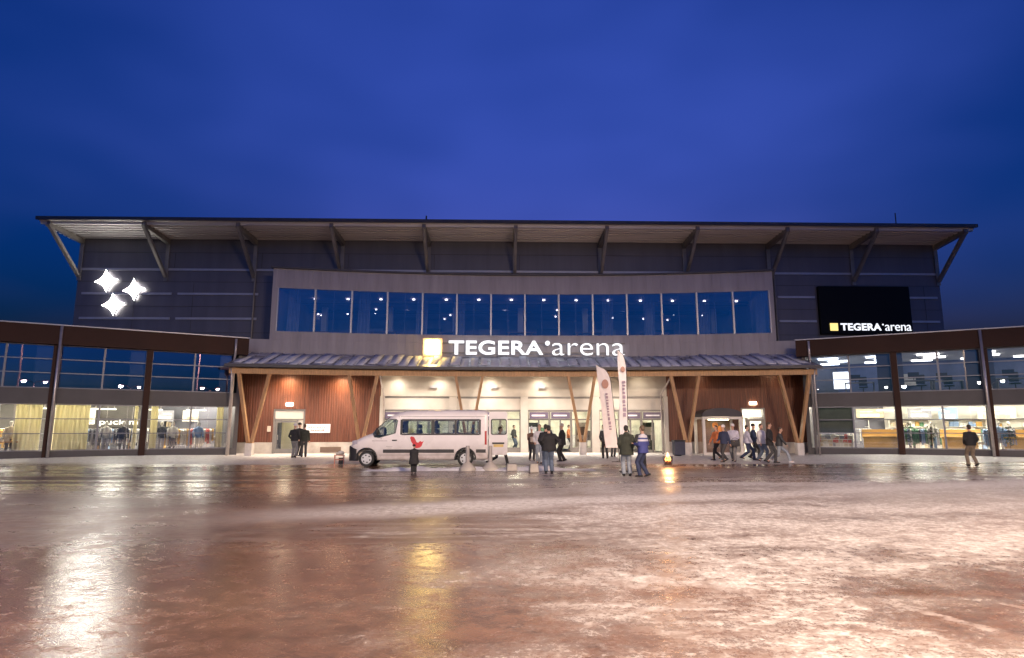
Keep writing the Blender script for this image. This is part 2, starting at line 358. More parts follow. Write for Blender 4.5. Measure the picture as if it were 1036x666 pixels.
# ------------------------------------------------------------------ the hall
hall = empty('arena_hall', (1.4, 42, 0), 0, 'large dark grey arena hall with wide overhanging roof on angled steel brackets', 'arena')
HX0, HX1, HY = -28.4, 31.2, 42.0
b = MB()
b.box(HX0, -14.2, HY, HY+.3, 0, 14.62); b.box(18.1, HX1, HY, HY+.3, 0, 14.62); b.box(-14.2, 18.1, HY, HY+.3, 11.4, 14.62)
b.box(HX0, HX0+.3, HY+.3, 78, 0, 14.6); b.box(HX1-.3, HX1, HY+.3, 78, 0, 14.6); b.box(HX0, HX1, 78, 78.3, 0, 14.6)
b.build('wall', M_wall, hall)
b = MB()
for z in (13.55,): b.box(HX0, HX1, HY-.02, HY-.003, z, z+.03)
for z in (11.5, 9.8, 8.0):
    b.box(HX0, -14.5, HY-.02, HY-.003, z, z+.03); b.box(18.4, HX1, HY-.02, HY-.003, z, z+.03)
for x in (-24.5, -20.6, 22.3, 26.3, 30.0): b.box(x, x+.03, HY-.02, HY-.0035, 7.0, 11.49)
for i in range(9): b.box(-22+i*5.9, -21.97+i*5.9, HY-.02, HY-.0035, 12.5, 13.54)
b.build('panel_joint', M_roofedge, hall)
def strip(x0, x1, z):
    MB().box(x0, x1, HY-.09, HY-.021, z-.075, z+.075).build('trim_strip', M_strip, hall)
strip(HX0+.05, -14.6, 12.36); strip(-14.3, 18.2, 12.36); strip(18.5, HX1-.05, 12.36)
for z in (10.67, 8.97):
    strip(HX0+.4, -22.0, z); strip(-21.6, -16.2, z); strip(19.6, 22.2, z); strip(28.9, HX1-.3, z)
# roof slab with a ribbed soffit
RX0, RX1, RY = -29.3, 31.85, 38.9
b = MB().box(RX0, RX1, RY+.1, 80, 14.86, 15.02)
roof = b.build('roof', M_roofedge, hall)
MB().box(RX0-.05, RX1+.05, RY-.06, RY+.097, 14.82, 15.03).build('fascia', M_roofedge, roof)
b = MB(); y = RY+.1
sec = []
n = 7
for i in range(n):
    a = y+i*(HY-y)/n; s_ = (HY-y)/n
    zz = 14.80-.16*i/n
    b.sweep([(a, zz), (a+s_*.36, zz-.005), (a+s_*.46, zz-.16), (a+s_*.9, zz-.16), (a+s_, zz-.01), (a+s_, zz+.04), (a, zz+.045)], [RX0+.05, RX1-.05], lambda u, d, z: (u, d, z))
b.build('soffit', M_soffit, roof)
for i in range(11):
    x = -28.42+i*(31.2+28.2)/10; xf = x-.22+.44*i/10
    if i == 0: x = HX0+.12
    if i == 10: x = HX1-.12
    br = MB().bar((x, HY-.05, 14.28), (xf, RY+.15, 14.62), .24, .34).build('bracket', M_steel, hall)
    MB().bar((xf, RY+.16, 14.6), (x, HY-.14, 11.85), .19, .24, (0, 1, 0)).build('strut', M_steel, br)
    MB().box(x-.13, x+.13, HY-.13, HY-.095, 11.55, 14.1).build('wall_plate', M_steel, br)
for x in (-16.45, 19.4):
    MB().tube([(x, HY-.12, 12.2), (x, HY-.12, 7.3)], .06).build('downpipe', M_steel, hall)
MB().tube([(26.9, 39.6, 15.0), (26.9, 39.6, 16.0)], .035).build('roof_mast', M_roofedge, roof)
MB().tube([(-4.6, 39.4, 15.0), (-4.6, 39.4, 15.45)], .05).build('roof_mast', M_roofedge, roof)

# illuminated emblem of three stars on the hall
st = empty('star_sign', (-25.4, 41.85, 9), 0, 'glowing white sign of three four-pointed stars on dark grey hall wall', 'sign')
M_star = em('star_light', (1, .95, .84), 20)
for cx, cz, r in ((-26.33, 11.5, .77), (-24.43, 10.9, .75), (-25.72, 9.88, .75)):
    poly = []
    for k in range(4):
        a0 = math.pi/2*k+.1
        p0 = Vector((math.cos(a0), math.sin(a0))); p1 = Vector((math.cos(a0+math.pi/2), math.sin(a0+math.pi/2)))
        c = (p0+p1)*.20
        for q in range(6):
            u = q/6; poly.append(tuple(Vector((cx, cz))+r*((1-u)**2*p0+2*u*(1-u)*c+u*u*p1)))
    s_ = MB().prism(poly, 41.735, 41.742).build('star', M_star, st)
    MB().prism([(cx+(q[0]-cx)*1.07, cz+(q[1]-cz)*1.07) for q in poly], 41.745, 41.88).build('star_casing', M_strip, s_)
    MB().prism([(cx+(q[0]-cx)*.93, cz+(q[1]-cz)*.93) for q in poly], 41.885, 41.92).build('star_bloom_glow', em('star_halo', (1, .93, .80), 7), s_)  # added glowing layer behind the casing, imitates bloom around the star

# LED board with its own lettering
scr = empty('display_board', (25.6, 41.7, 8), 0, 'black display board on dark hall wall with small lit lettering along its bottom edge', 'display')
M_scr = mat('black_screen', (.004, .004, .005), .6, 0, .1, 1, spec=.15)
MB().box(22.36, 28.78, 41.70, 41.97, 8.05, 11.42).build('screen', M_scr, scr, bevel=.03)
M_tl = em('sign_white', (.93, .95, 1), 6); M_ty = em('sign_yellow', (1, .62, .16), 5)
M_tl2 = em('board_white', (.90, .93, 1), .32); M_ty2 = em('board_yellow', (1, .78, .20), .3)
MB().box(22.98, 23.52, 41.66, 41.697, 8.28, 8.80).build('emblem', M_ty2, scr)
text_mesh('TEGERA', 23.72, 26.55, 8.30, 8.80, 41.66, .037, .026, 'lettering', M_tl2, scr, 1.05)
MB().ell((26.68, 41.68, 8.72), (.06, .015, .06)).build('lettering', M_tl2, scr)
text_mesh('arena', 26.82, 28.66, 8.29, 8.70, 41.66, .037, -.006, 'lettering', M_tl2, scr, .95)

# ------------------------------------------------------------------ entrance block on a shallow arc
def A(x):
    t = min(1, abs(x-XC)/17.1); return 36.3+1.9*(1-t*t)
def arc(x, d, z): return (x, A(x)+d, z)
ent = empty('entrance_block', (XC, 40, 0), 0, 'curved entrance front with snowy canopy, timber walls and long window gallery', 'building')
GX0, GX1 = -14.4, 18.2
nb = 14; bx0, bx1 = -14.05, 17.95; bw = (bx1-bx0)/nb
gal = MB()
gal.box(GX0, GX1, 3.1, 3.4, 10.62, 11.9, arc, 28)
gal.box(-16.9, 20.4, 3.1, 3.4, 6.28, 7.25, arc, 28); gal.box(GX0, GX1, 3.1, 3.4, 7.255, 7.80, arc, 28)
gal.box(GX0, bx0, 3.1, 3.4, 7.80, 10.62, arc); gal.box(bx1, GX1, 3.1, 3.4, 7.80, 10.62, arc)
gal.box(GX0, GX0+.3, 3.4, 5.75, 7.26, 11.9, lambda x, d, z: (x, A(GX0)+d, z)); gal.box(GX1-.3, GX1, 3.4, 5.75, 7.26, 11.9, lambda x, d, z: (x, A(GX1)+d, z))
x = GX0+.2
while x < GX1-.1:
    gal.box(x, x+.035, 3.075, 3.097, 10.63, 11.88, arc); gal.box(x, x+.035, 3.075, 3.097, 6.4, 7.78, arc); x += .55
gallery = gal.build('gallery', M_clad, ent)
MB().box(GX0-.12, GX1+.12, 2.95, 3.5, 11.905, 12.02, arc, 28).build('parapet_cap', M_roofedge, gallery)
for i in range(nb):
    a = bx0+i*bw
    fr = MB(); fr.box(a-.05 if i else a, a+.055, 3.04, 3.2, 7.805, 10.615, arc); pass
    if i == nb-1: fr.box(a+bw-.06, a+bw, 3.04, 3.2, 7.805, 10.615, arc)
    f = fr.build('window', M_mull, gallery)
    MB().box(a+bw/2-.014, a+bw/2+.014, 3.152, 3.18, 7.805, 10.615, arc).build('mullion', M_mulld, f)
    p0, p1 = arc(a+.05, 3.15, 7.8), arc(a+bw, 3.15, 7.8)
    MB().quad((p0[0], p0[1], 7.8), (p1[0], p1[1], 7.8), (p1[0], p1[1], 10.62), (p0[0], p0[1], 10.62)).build('pane', M_gsky, f)
# gallery room
g = MB(); g.box(bx0-.1, bx1+.1, 42.4, 52, 7.55, 7.7); g.box(bx0-.1, bx1+.1, 42.4, 52, 10.65, 10.8); g.box(bx0-.1, bx1+.1, 51.9, 52.1, 7.7, 10.65)
g.box(bx0-.3, bx0-.1, 42.4, 52, 7.5, 10.8); g.box(bx1+.1, bx1+.3, 42.4, 52, 7.5, 10.8)
g.box(bx0, bx1, 3.42, 6.0, 7.60, 7.72, arc, 28); g.box(bx0, bx1, 3.42, 6.0, 10.64, 10.75, arc, 28)
g.build('gallery_room', mat('mauve_room_wall', (.34, .28, .32), .7, 0, .2, .5), gallery)
for i in range(7):
    x = bx0+1.2+i*4.9
    MB().box(x-.2, x+.2, 46.2, 46.6, 7.72, 10.63).build('room_column', M_white, gallery)
    MB().box(x-1.1, x+.9, 44.2, 44.9, 8.42, 8.48).box(x-.95, x-.85, 44.3, 44.8, 7.72, 8.415).box(x+.65, x+.75, 44.3, 44.8, 7.72, 8.415).build('table', M_glulam, gallery)
    MB().box(x+1.6, x+3.4, 51.8, 51.89, 8.5, 9.9).build('picture', M_spand if i % 2 else M_beigepanel, gallery)
MB().box(bx0, bx1, 43.0, 43.3, 10.3, 10.5).build('ceiling_beam', M_spand, gallery); MB().box(bx0, bx1, 46.7, 47.0, 10.3, 10.5).build('ceiling_beam', M_spand, gallery)
M_spotlamp = em('downlight_lamp', (.95, .90, .95), 2.4)
for i in range(nb):
    x = bx0+(i+.62)*bw
    b = MB(); b.tube([(x, 43.0, 10.60), (x, 43.0, 10.55)], .09); b.build('downlight', M_spotlamp, gallery)
    x2 = bx0+(i+.35)*bw+random.uniform(-.2, .2)
    for k in range(1 if i % 2 else 2):
        b = MB(); xx = x2*1.02+random.uniform(-.55, .55); yy = random.uniform(46.5, 51); b.tube([(xx, yy, 10.60), (xx, yy, 10.55)], .06); b.build('downlight', M_spotlamp, gallery)
for x in (-13.6, 17.2, -9.2, -5.4, -2.9, 7.2, 10.0, 13.6):
    b = MB(); a = arc(x, 3.6, 0); pts = []
    for k in range(12): pts.append((x+k*.07, a[1]+.05*math.sin(k*1.9)))
    for k in range(11):
        p, q = pts[k], pts[k+1]; b.hexa([(p[0], p[1], 7.75), (q[0], q[1], 7.75), (q[0], q[1]+.02, 7.75), (p[0], p[1]+.02, 7.75), (p[0]+.1, p[1], 10.6), (q[0]+.02, q[1], 10.6), (q[0]+.02, q[1]+.02, 10.6), (p[0]+.1, p[1]+.02, 10.6)])
    b.build('curtain', mat('grey_curtain', (.35, .36, .42), .8), gallery)

# canopy roof with standing seams and snow, gutter, beam, soffit
us = [-15.45+i*(19.05+15.45)/40 for i in range(41)]
b = MB().sweep([(-.45, 5.16), (3.09, 6.26), (3.09, 6.38), (-.45, 5.30)], us, arc)
k = us[0]+.1
while k < 19.0:
    b.sweep([(-.43, 5.302), (3.08, 6.378), (3.08, 6.43), (-.43, 5.35)], [k, k+.035], arc); k += .62
canopy = b.build('canopy_roof', M_zinc, ent)
b = MB(); k = us[0]+.25; rnd = random.Random(3)
while k < 18.8:
    wdt = rnd.uniform(.40, .58); d0 = rnd.uniform(-.3, .35); d1 = min(3.0, d0+rnd.uniform(1.2, 3.0)); h = rnd.uniform(.03, .10)
    zf = lambda d: 5.302+(d+.43)*1.076/3.51
    b.sweep([(d0, zf(d0)), (d1, zf(d1)), (d1-.1, zf(d1)+h), ((d0+d1)/2, zf((d0+d1)/2)+h*1.2), (d0+.1, zf(d0)+h)], [k, k+wdt], arc); k += .62
sn = b.build('roof_snow', mat('roof_snow', (.66, .66, .72), .7, 0, .15, 4, .4, 20), canopy, True)
MB().box(us[0], us[-1], -.58, -.46, 5.15, 5.32, arc, 40).build('gutter', M_roofedge, canopy)
MB().box(us[0]+.1, us[-1]-.1, -.12, .16, 4.80, 5.13, arc, 40).build('eaves_beam', M_glulam, ent)
MB().box(us[0]+.15, us[-1]-.15, .17, 3.08, 5.06, 5.14, arc, 40).build('canopy_soffit', mat('canopy_soffit', (.22, .12, .07), .6, 0, .2, 2), ent)

# V-shaped glulam columns on concrete feet
for xb in (-14.04, -7.95, -1.62, 5.27, 11.5, 17.75):
    a = A(xb)
    v = MB().box(xb-.2, xb+.2, a-.2, a+.2, gz(xb, a)-.05, .82).build('column_foot', M_concw, ent, bevel=.02)
    for s_ in (-1, 1):
        xt = xb+s_*.82
        MB().bar((xb+s_*.09, a, .80), (xt, A(xt)+.02, 4.82), .16, .24, (0, 1, 0)).build('column_strut', M_glulam, v)
# timber clad walls
def timber(x0, x1, holes):
    xs = [x0]+[q for h in holes for q in h[:2]]+[x1]
    b = MB(); pl = MB()
    segs = list(zip(xs[0::2], xs[1::2]))
    for a, c in segs:
        b.box(a, c, 3.0, 3.25, .8, 5.06, arc, 6); pl.box(a, c, 2.96, 3.3, 0, .79, arc, 6)
        x = a+.04
        while x < c-.1:
            b.box(x, x+.075, 2.965, 2.998, .82, 5.05, arc); x += .15
    for h0, h1, hz in holes:
        b.box(h0, h1, 3.0, 3.25, hz, 5.06, arc)
        x = h0+.04
        while x < h1-.08:
            b.box(x, x+.075, 2.965, 2.998, hz+.01, 5.05, arc); x += .15
    t = b.build('timber_wall', M_timber, ent); pl.build('plinth', M_conc, t); return t
LW = timber(-16.3, -7.45, [(-13.85, -12.0, 2.85)])
RW = timber(11.2, 19.85, [(15.75, 17.2, 2.95)])
# service doors
def service_door(x0, x1, h, side, wall_mat, lampm):
    b = MB(); t = .1
    b.box(x0, x0+t, 3.02, 3.22, 0.05, h, arc); b.box(x1-t, x1, 3.02, 3.22, .05, h, arc); b.box(x0+t, x1-t, 3.02, 3.22, h-.1, h, arc)
    b.box(x0+t, x1-t, 3.03, 3.2, h-.68, h-.6, arc)
    xm = x0+.35 if side < 0 else x1-.45
    b.box(xm-.05, xm+.05, 3.03, 3.2, .05, h-.68, arc)
    d = b.build('door', M_doorframe, ent)
    la, lb = (xm+.05, x1-t) if side < 0 else (x0+t, xm-.05)
    lf = MB(); lf.box(la+.01, la+.13, 3.06, 3.12, .12, h-.7, arc); lf.box(lb-.13, lb-.01, 3.06, 3.12, .12, h-.7, arc)
    lf.box(la+.13, lb-.13, 3.06, 3.12, .12, .4, arc); lf.box(la+.13, lb-.13, 3.06, 3.12, h-.84, h-.7, arc)
    lf.build('door_leaf', M_doorframe, d)
    q = MB(); q.quad(arc(la+.13, 3.09, .4), arc(lb-.13, 3.09, .4), arc(lb-.13, 3.09, h-.84), arc(la+.13, 3.09, h-.84))
    sa, sb = (x0+t, xm-.05) if side < 0 else (xm+.05, x1-t)
    if side < 0: q.quad(arc(sa, 3.09, .1), arc(sb, 3.09, .1), arc(sb, 3.09, h-.7), arc(sa, 3.09, h-.7)); q.quad(arc(x0+t, 3.09, h-.6), arc(x1-t, 3.09, h-.6), arc(x1-t, 3.09, h-.1), arc(x0+t, 3.09, h-.1))
    q.build('pane', M_clearglass, d)
    if side > 0:
        MB().box(x0+t, x1-t, 3.06, 3.14, h-.6, h-.1, arc).box(sa, sb, 3.06, 3.14, .1, h-.7, arc).build('door_panel', M_beigepanel, d)
    MB().bar(arc(lb-.2 if side < 0 else la+.2, 3.02, .95), arc(lb-.2 if side < 0 else la+.2, 3.02, 1.25), .03, .03).build('handle', M_pipe, d)
    r = MB(); r.box(x0-1, x1+1, 6.0, 6.1, .1, 3.2, arc); r.box(x0-1.1, x0-1, 3.3, 6.0, .1, 3.2, arc); r.box(x1+1, x1+1.1, 3.3, 6.0, .1, 3.2, arc)
    r.box(x0-1, x1+1, 3.3, 6.1, 3.2, 3.3, arc); r.box(x0-1, x1+1, 3.3, 6.1, .02, .1, arc); r.build('lobby', wall_mat, ent)
    MB().box(x0+.2, x1-.2, 4.2, 4.5, 3.10, 3.16, arc).build('ceiling_lamp', lampm, ent)
    p = arc((x0+x1)/2, 3.02, h+.32)
    MB().box((x0+x1)/2-.2, (x0+x1)/2+.2, 2.86, 2.96, h+.2, h+.38, arc).build('bulkhead_lamp', em('bulkhead', (1, .85, .62), 5), ent)
service_door(-13.85, -12.0, 2.85, 1, M_warmwall, M_led)
service_door(15.75, 17.2, 2.95, -1, M_white, em('lamp_strong', (1, .9, .74), 60))
MB().box(-11.0, -9.75, 2.93, 2.955, .18, .5, arc, 3).build('vent_grille', mat('brown_grille', (.12, .08, .06), .6), LW)
# centre: beige panels, transoms, glazed doors between pilasters
EX0, EX1 = -7.42, 11.18; mods = 4; mw = (EX1-EX0)/mods
def seg(b, x0, x1, d0, d1, z0, z1, n=4): return b.box(x0, x1, d0, d1, z0, z1, arc, n)
b = MB(); seg(b, EX0, EX1, 3.0, 3.2, 3.72, 5.06, 16); seg(b, EX0, EX1, 3.0, 3.2, 2.86, 3.58, 16)
x = EX0+.6
while x < EX1-.2: b.box(x, x+.02, 2.985, 2.998, 3.74, 5.05, arc); x += 1.163
front = b.build('panel_wall', M_beigepanel, ent)
b = MB(); seg(b, EX0, EX1, 3.05, 3.15, 3.585, 3.715, 16); seg(b, EX0, EX1, 3.03, 3.17, 2.73, 2.855, 16)
b.build('transom', M_doorframe, front)
M_hdr = mat('purple_header', (.10, .075, .13), .4); M_hdrtxt = mat('white_sign_bar', (.75, .74, .78), .5)
for i in range(mods+1):
    x = EX0+i*mw; x0, x1 = max(EX0, x-.24), min(EX1, x+.24)
    MB().box(x0, x1, 2.80, 3.22, .05, 3.70, arc).build('pilaster', M_beigepanel, front)
for i in range(mods):
    m0 = EX0+i*mw+.24; m1 = EX0+(i+1)*mw-.24; W_ = m1-m0
    # door | door | side glass
    cuts = [m0, m0+1.42, m0+2.84, m1]
    if i == 3: cuts = [m0, m1-2.84, m1-1.42, m1]
    for j in range(3):
        a, c = cuts[j], cuts[j+1]; door = (j < 2) if i != 3 else (j > 0)
        fr = MB(); t = .07
        fr.box(a, a+t, 3.03, 3.15, .05, 2.72, arc); fr.box(c-t, c, 3.03, 3.15, .05, 2.72, arc); fr.box(a+t, c-t, 3.03, 3.15, .05, .14 if door else .42, arc)
        fr.box(a+t, c-t, 3.03, 3.15, 2.18, 2.27, arc)
        if door: fr.box((a+c)/2-.05, (a+c)/2+.05, 3.03, 3.15, .14, 2.18, arc)
        f = fr.build('glazed_door' if door else 'side_window', M_doorframe, front)
        MB().quad(arc(a+t, 3.09, .14), arc(c-t, 3.09, .14), arc(c-t, 3.09, 2.7), arc(a+t, 3.09, 2.7)).build('pane', M_clearglass, f)
        if door:
            h = MB(); h.box(a+.1, c-.1, 2.86, 3.0, 2.28, 2.70, arc); h.mi = 1; h.box(a+.25, c-.3, 2.852, 2.858, 2.44, 2.53, arc); h.build('door_header', [M_hdr, M_hdrtxt], front)
            MB().bar(arc((a+c)/2-.12, 3.0, .9), arc((a+c)/2-.12, 3.0, 1.4), .03, .03).build('handle', M_pipe, f)
            MB().bar(arc((a+c)/2+.12, 3.0, .9), arc((a+c)/2+.12, 3.0, 1.4), .03, .03).build('handle', M_pipe, f)
# foyer behind the doors
r = MB(); r.box(EX0-.2, EX1+.2, 11, 11.15, .05, 3.3, arc, 8); r.box(EX0-.35, EX0-.2, 3.25, 11, .05, 3.3, arc); r.box(EX1+.2, EX1+.35, 3.25, 11, .05, 3.3, arc)
r.box(EX0-.2, EX1+.2, 3.25, 11, 3.3, 3.4, arc, 8); foy = r.build('foyer', mat('cream_wall', (.72, .68, .56), .7), ent)
MB().box(EX0-.2, EX1+.2, 3.25, 11, .03, .1, arc, 8).build('foyer_floor', M_floor, ent)
M_foy = em('foyer_lamp', (1, .93, .79), 24)
for i in range(5):
    x = EX0+1.8+i*3.7
    for d in (5.2, 8.6): MB().box(x-.6, x+.6, d-.15, d+.15, 3.22, 3.28, arc).build('ceiling_lamp', M_foy, foy)
cols = [(.6, .5, .2), (.2, .35, .2), (.55, .52, .5), (.12, .1, .1), (.5, .2, .12), (.25, .3, .45), (.62, .6, .5)]
for i in range(14):
    x = EX0+.8+i*1.27+random.uniform(-.3, .3); wd = random.uniform(.5, 1.2); z = random.uniform(.1, .8)
    MB().box(x, x+wd, 8.2+(i*37%5)*.5, 8.28+(i*37%5)*.5, z, z+random.uniform(.6, 1.3), arc).build('poster', mat('poster_%d' % (i % 7), cols[i % 7], .5, 0, .5, 3), foy)
# canopy downlights washing the wall
M_dl = em('canopy_lamp', (1, .82, .55), 14)
def downlight(x, p, col):
    q = arc(x, 2.3, 5.03)
    d = MB().tube([(q[0], q[1], 5.065), (q[0], q[1], 4.99)], .09).build('downlight', M_dl, ent)
    lamp('downlight_beam', 'SPOT', (q[0], q[1], 4.96), p, col, d, .05, 172, (0, 0, 0), 1.0)
for x, p in ((-12.9, 150), (-9.7, 150)): downlight(x, p, (1, .68, .38))
for x, p in ((-6.3, 52), (-3.6, 48), (-.35, 58), (2.9, 52), (6.6, 38), (9.3, 14)): downlight(x, p, (1, .87, .70))
downlight(13.2, 3, (1, .7, .45)); downlight(17.6, 3, (1, .7, .45))
for x in (-13.0, -9.6, -4.9, -.4, 3.4, 7.6):  # second row near the eaves, added to brighten the walk
    q = arc(x, .95, 5.03); d_ = MB().tube([(q[0], q[1], 5.065), (q[0], q[1], 4.99)], .08).build('downlight', M_dl, ent)
    lamp('downlight_beam', 'SPOT', (q[0], q[1], 4.97), 300, (1, .88, .74), d_, .05, 125, (R(8), 0, 0), .9)
b = MB()
for x in (-4.05, -.1, 3.05): b.box(x-.22, x+.22, 2.86, 2.99, 4.25, 4.42, arc)
b.build('ventilation_cap', M_strip, front)
# rain pipes
for pts in ([(-7.0, .05, 4.95), (-6.95, .4, 4.4), (-7.1, 2.4, 3.6), (-7.1, 2.6, .1)], [(10.75, .05, 4.95), (10.6, .3, 4.5), (10.3, 1.0, 3.7), (10.3, 1.0, .1)],
            [(-15.25, -.1, 5.1), (-15.2, -.05, 4.7), (-15.2, -.05, .1)], [(18.85, -.1, 5.1), (18.8, -.05, 4.7), (18.8, -.05, .1)]):
    MB().tube([arc(*p) for p in pts], .055).build('rain_pipe', M_pipe, ent, True)
# end walls of the entrance block
MB().box(-16.6, -16.42, 3.3, 6, 0, 6.3, arc).build('end_wall', M_spand, ent); MB().box(19.97, 20.15, 3.3, 6, 0, 6.3, arc).build('end_wall', M_spand, ent)

# white notice board beside the left door and small plates
bd = MB(); bd.box(-11.95, -10.45, 2.9, 2.955, 1.38, 1.92, arc, 3); bd.mi = 1
rr = random.Random(5)
for row, (z, h, x0, x1) in enumerate(((1.70, .07, -11.75, -10.65), (1.50, .09, -11.6, -10.75))):
    x = x0
    while x < x1:
        wd = rr.uniform(.04, .13); bd.box(x, min(x1, x+wd), 2.893, 2.899, z, z+h*rr.uniform(.6, 1), arc); x += wd+.035
tag(bd.build('notice_board', [mat('white_board', (.78, .76, .76), .5), mat('dull_red_print', (.45, .16, .15), .5)]), 'white notice board with faded red lettering on timber wall beside the left door', 'sign')
tag(MB().box(-14.15, -13.95, 2.92, 2.958, 1.45, 1.8, arc).build('notice_plate', mat('beige_plate', (.6, .52, .42), .5), bevel=.01), 'small beige plate on timber wall left of the service door', 'sign')

# main illuminated lettering above the canopy
sg = empty('lettering_sign', (2, 40.9, 6.4), 0, 'large glowing white letters with a yellow square above the snowy canopy', 'sign')
ZB, ZT = 6.44, 7.38
MB().box(-4.62, -3.72, 40.72, 40.80, 6.50, 7.38).build('emblem', em('emblem_yellow', (1, .68, .20), 8), sg)
MB().box(-4.80, -3.54, 40.805, 40.98, 6.36, 7.52).build('emblem_casing', em('emblem_rim', (1, .42, .05), .22), sg)
M_letter = em('letter_white', (.95, .97, 1), .34)
text_mesh('TEGERA', -3.10, 3.12, ZB, ZT, 40.72, .12, .020, 'lettering', M_letter, sg, 1.05)
MB().tube([(3.42, 40.72, 7.22), (3.42, 40.84, 7.22)], .155, 16).build('lettering', M_letter, sg)
text_mesh('arena', 3.72, 8.55, ZB-.02, ZT-.16, 40.72, .12, -.012, 'lettering', M_letter, sg, 1.0)
MB().box(-4.7, 8.6, 40.86, 40.92, 6.55, 6.62).box(-4.7, 8.6, 40.86, 40.92, 7.2, 7.26).build('mounting_rail', M_steel, sg)

# ------------------------------------------------------------------ glazed wings, angled towards the square
def wing_f(side):
    ax, dx = ((-15.12, -.866) if side < 0 else (18.68, .866))
    nx = .5 if side < 0 else -.5
    return lambda u, d, z: (ax+dx*u-nx*d, 37.2-.5*u+.866*d, z)
UE = 17.4; posts = [.5, 4.68, 8.86, 13.04]
rooms = {}
def wing(side, label):
    f = wing_f(side); o = f(8, 0, 0)
    wg = empty('glazed_wing', (o[0], o[1], .2), 0, label, 'building')
    b = MB(); b.box(.2, UE, .42, 8.5, 6.5, 6.9, f); b.build('roof', M_roofedge, wg)
    MB().box(-.35, UE, -.30, .40, 5.96, 6.93, f, 8).build('fascia', M_brownsteel, wg)
    MB().box(-.38, UE, -.36, .5, 6.935, 6.99, f, 8).build('coping', M_strip, wg)
    MB().box(.1, UE, .05, .35, 2.92, 3.70, f).build('spandrel', M_spand, wg)
    MB().box(.1, UE, .05, .35, .1, .52, f).build('plinth', M_spand, wg)
    MB().box(-.1, .12, .05, 8, .1, 6.4, f).build('end_wall', M_spand, wg)
    for i, u in enumerate(posts):
        if i in (0, 2):
            if i == 2: MB().box(u-.10, u+.16, -.05, .3, .12, 5.95, f).build('post', M_brownsteel, wg)
            uu = u-.12
            MB().tube([f(uu, -.42, 6.85), f(uu, -.42, 6.0), f(uu, -.16, 5.7), f(uu, -.16, .15)] if i == 0 else [f(uu, -.42, 6.9), f(uu, -.42, .15)], .07).build('downpipe', M_pipe, wg, True)
        else:
            MB().box(u-.15, u+.15, -.16, .3, .12, 5.95, f).build('post', M_brownsteel, wg)
    # windows: each bay two lights wide, lower and upper storey
    edges = [.15]+[p for p in posts if p > 1]+[UE]
    for i in range(len(edges)-1):
        a, c = edges[i]+.13, edges[i+1]-.13
        m = (a+c)/2
        for lvl, (z0, z1, rows, gm) in enumerate(((.53, 2.91, (1.40, 2.15), M_gshop), (3.71, 5.95, (4.50, 5.22), M_gwing if side < 0 else M_gup))):
            for (p, q) in ((a, m), (m, c)):
                fr = MB(); t = .045
                fr.box(p, p+t, .10, .22, z0, z1, f); fr.box(q-t, q, .10, .22, z0, z1, f)
                fr.box(p+t, q-t, .10, .22, z0, z0+t, f); fr.box(p+t, q-t, .10, .22, z1-t, z1, f)
                for z in rows: fr.box(p+t, q-t, .12, .2, z-.025, z+.025, f)
                w_ = fr.build('window', M_mulld, wg)
                MB().quad(f(p+t, .16, z0+t), f(q-t, .16, z0+t), f(q-t, .16, z1-t), f(p+t, .16, z1-t)).build('pane', gm, w_)
        # dark panels beside the posts on the upper floor
        if side > 0:
            for p, q in ((edges[i]+.1, edges[i]+(.45 if i else .2)), (edges[i+1]-.85, edges[i+1]-.1)):
                MB().box(p, q, .40, .5, 3.72, 5.94, f).build('blind', M_blind, wg)
        else:
            MB().box(edges[i]+.1, edges[i]+.9, .45, .5, 3.72, 5.94, f).build('blind', M_blind, wg)
    # rooms
    D = 8.0
    lowwall = M_white if side > 0 else M_warmwall; 
    b = MB(); b.box(.1, UE, D, D+.1, .25, 3.42, f); b.box(UE, UE+.1, .4, D, .25, 3.42, f); b.build('shop_wall', lowwall, wg)
    MB().box(.1, UE, .36, D, .15, .25, f).build('shop_floor', M_floor, wg)
    MB().box(.1, UE, .36, D, 3.42, 3.5, f).build('shop_ceiling', M_white if side > 0 else mat('dim_ceiling', (.35, .32, .26), .8), wg)
    b = MB(); b.box(.1, UE, D-1.5, D-1.4, 3.7, 5.95, f); b.box(UE, UE+.1, .4, D, 3.7, 5.95, f); b.build('office_wall', mat('blue_grey_wall', (.11, .12, .20), .7) if side > 0 else M_greywall, wg)
    MB().box(.1, UE, .36, D, 3.58, 3.68, f).build('office_floor', M_floor, wg)
    MB().box(.1, UE, .36, D, 5.955, 6.05, f).build('office_ceiling', M_white if side > 0 else M_dark, wg)
    lm = em('shop_lamp', (1, .93, .79), 25) if side > 0 else em('shop_lamp_dim', (1, .93, .79), 30)
    for k in range(7):
        for d in (1.9, 5.2):
            u = 1.4+k*2.3
            MB().box(u-.65, u+.65, d-.12, d+.12, 3.34, 3.40, f).build('ceiling_lamp', lm, wg)
    for k in range(4):
        u = 1.9+k*2.35; z = 2.72
        pl = MB().box(u-.55, u+.55, 3.1, 3.3, z, z+.06, f).build('pendant_lamp', em('pendant', (1, .92, .7), .5), wg)
        MB().tube([f(u-.45, 3.2, z+.06), f(u-.45, 3.2, 3.42)], .008, 6).tube([f(u+.45, 3.2, z+.06), f(u+.45, 3.2, 3.42)], .008, 6).build('cable', M_pipe, pl)
    if side > 0:
        for k in range(6):
            for d in (1.7, 3.6, 5.4):
                u = 1.3+k*2.6+(.5 if d == 3.6 else 0)
                MB().box(u-.55, u+.55, d-.13, d+.13, 5.87, 5.94, f).build('ceiling_lamp', M_ledcool if k < 2 else em('office_lamp', (1, .95, .86), 3), wg)
    return f
fL = wing(-1, 'glazed two storey wing with brown fascia and dim yellow shop, left of the entrance')
fR = wing(1, 'glazed two storey wing with brown fascia and bright white shop, right of the entrance')

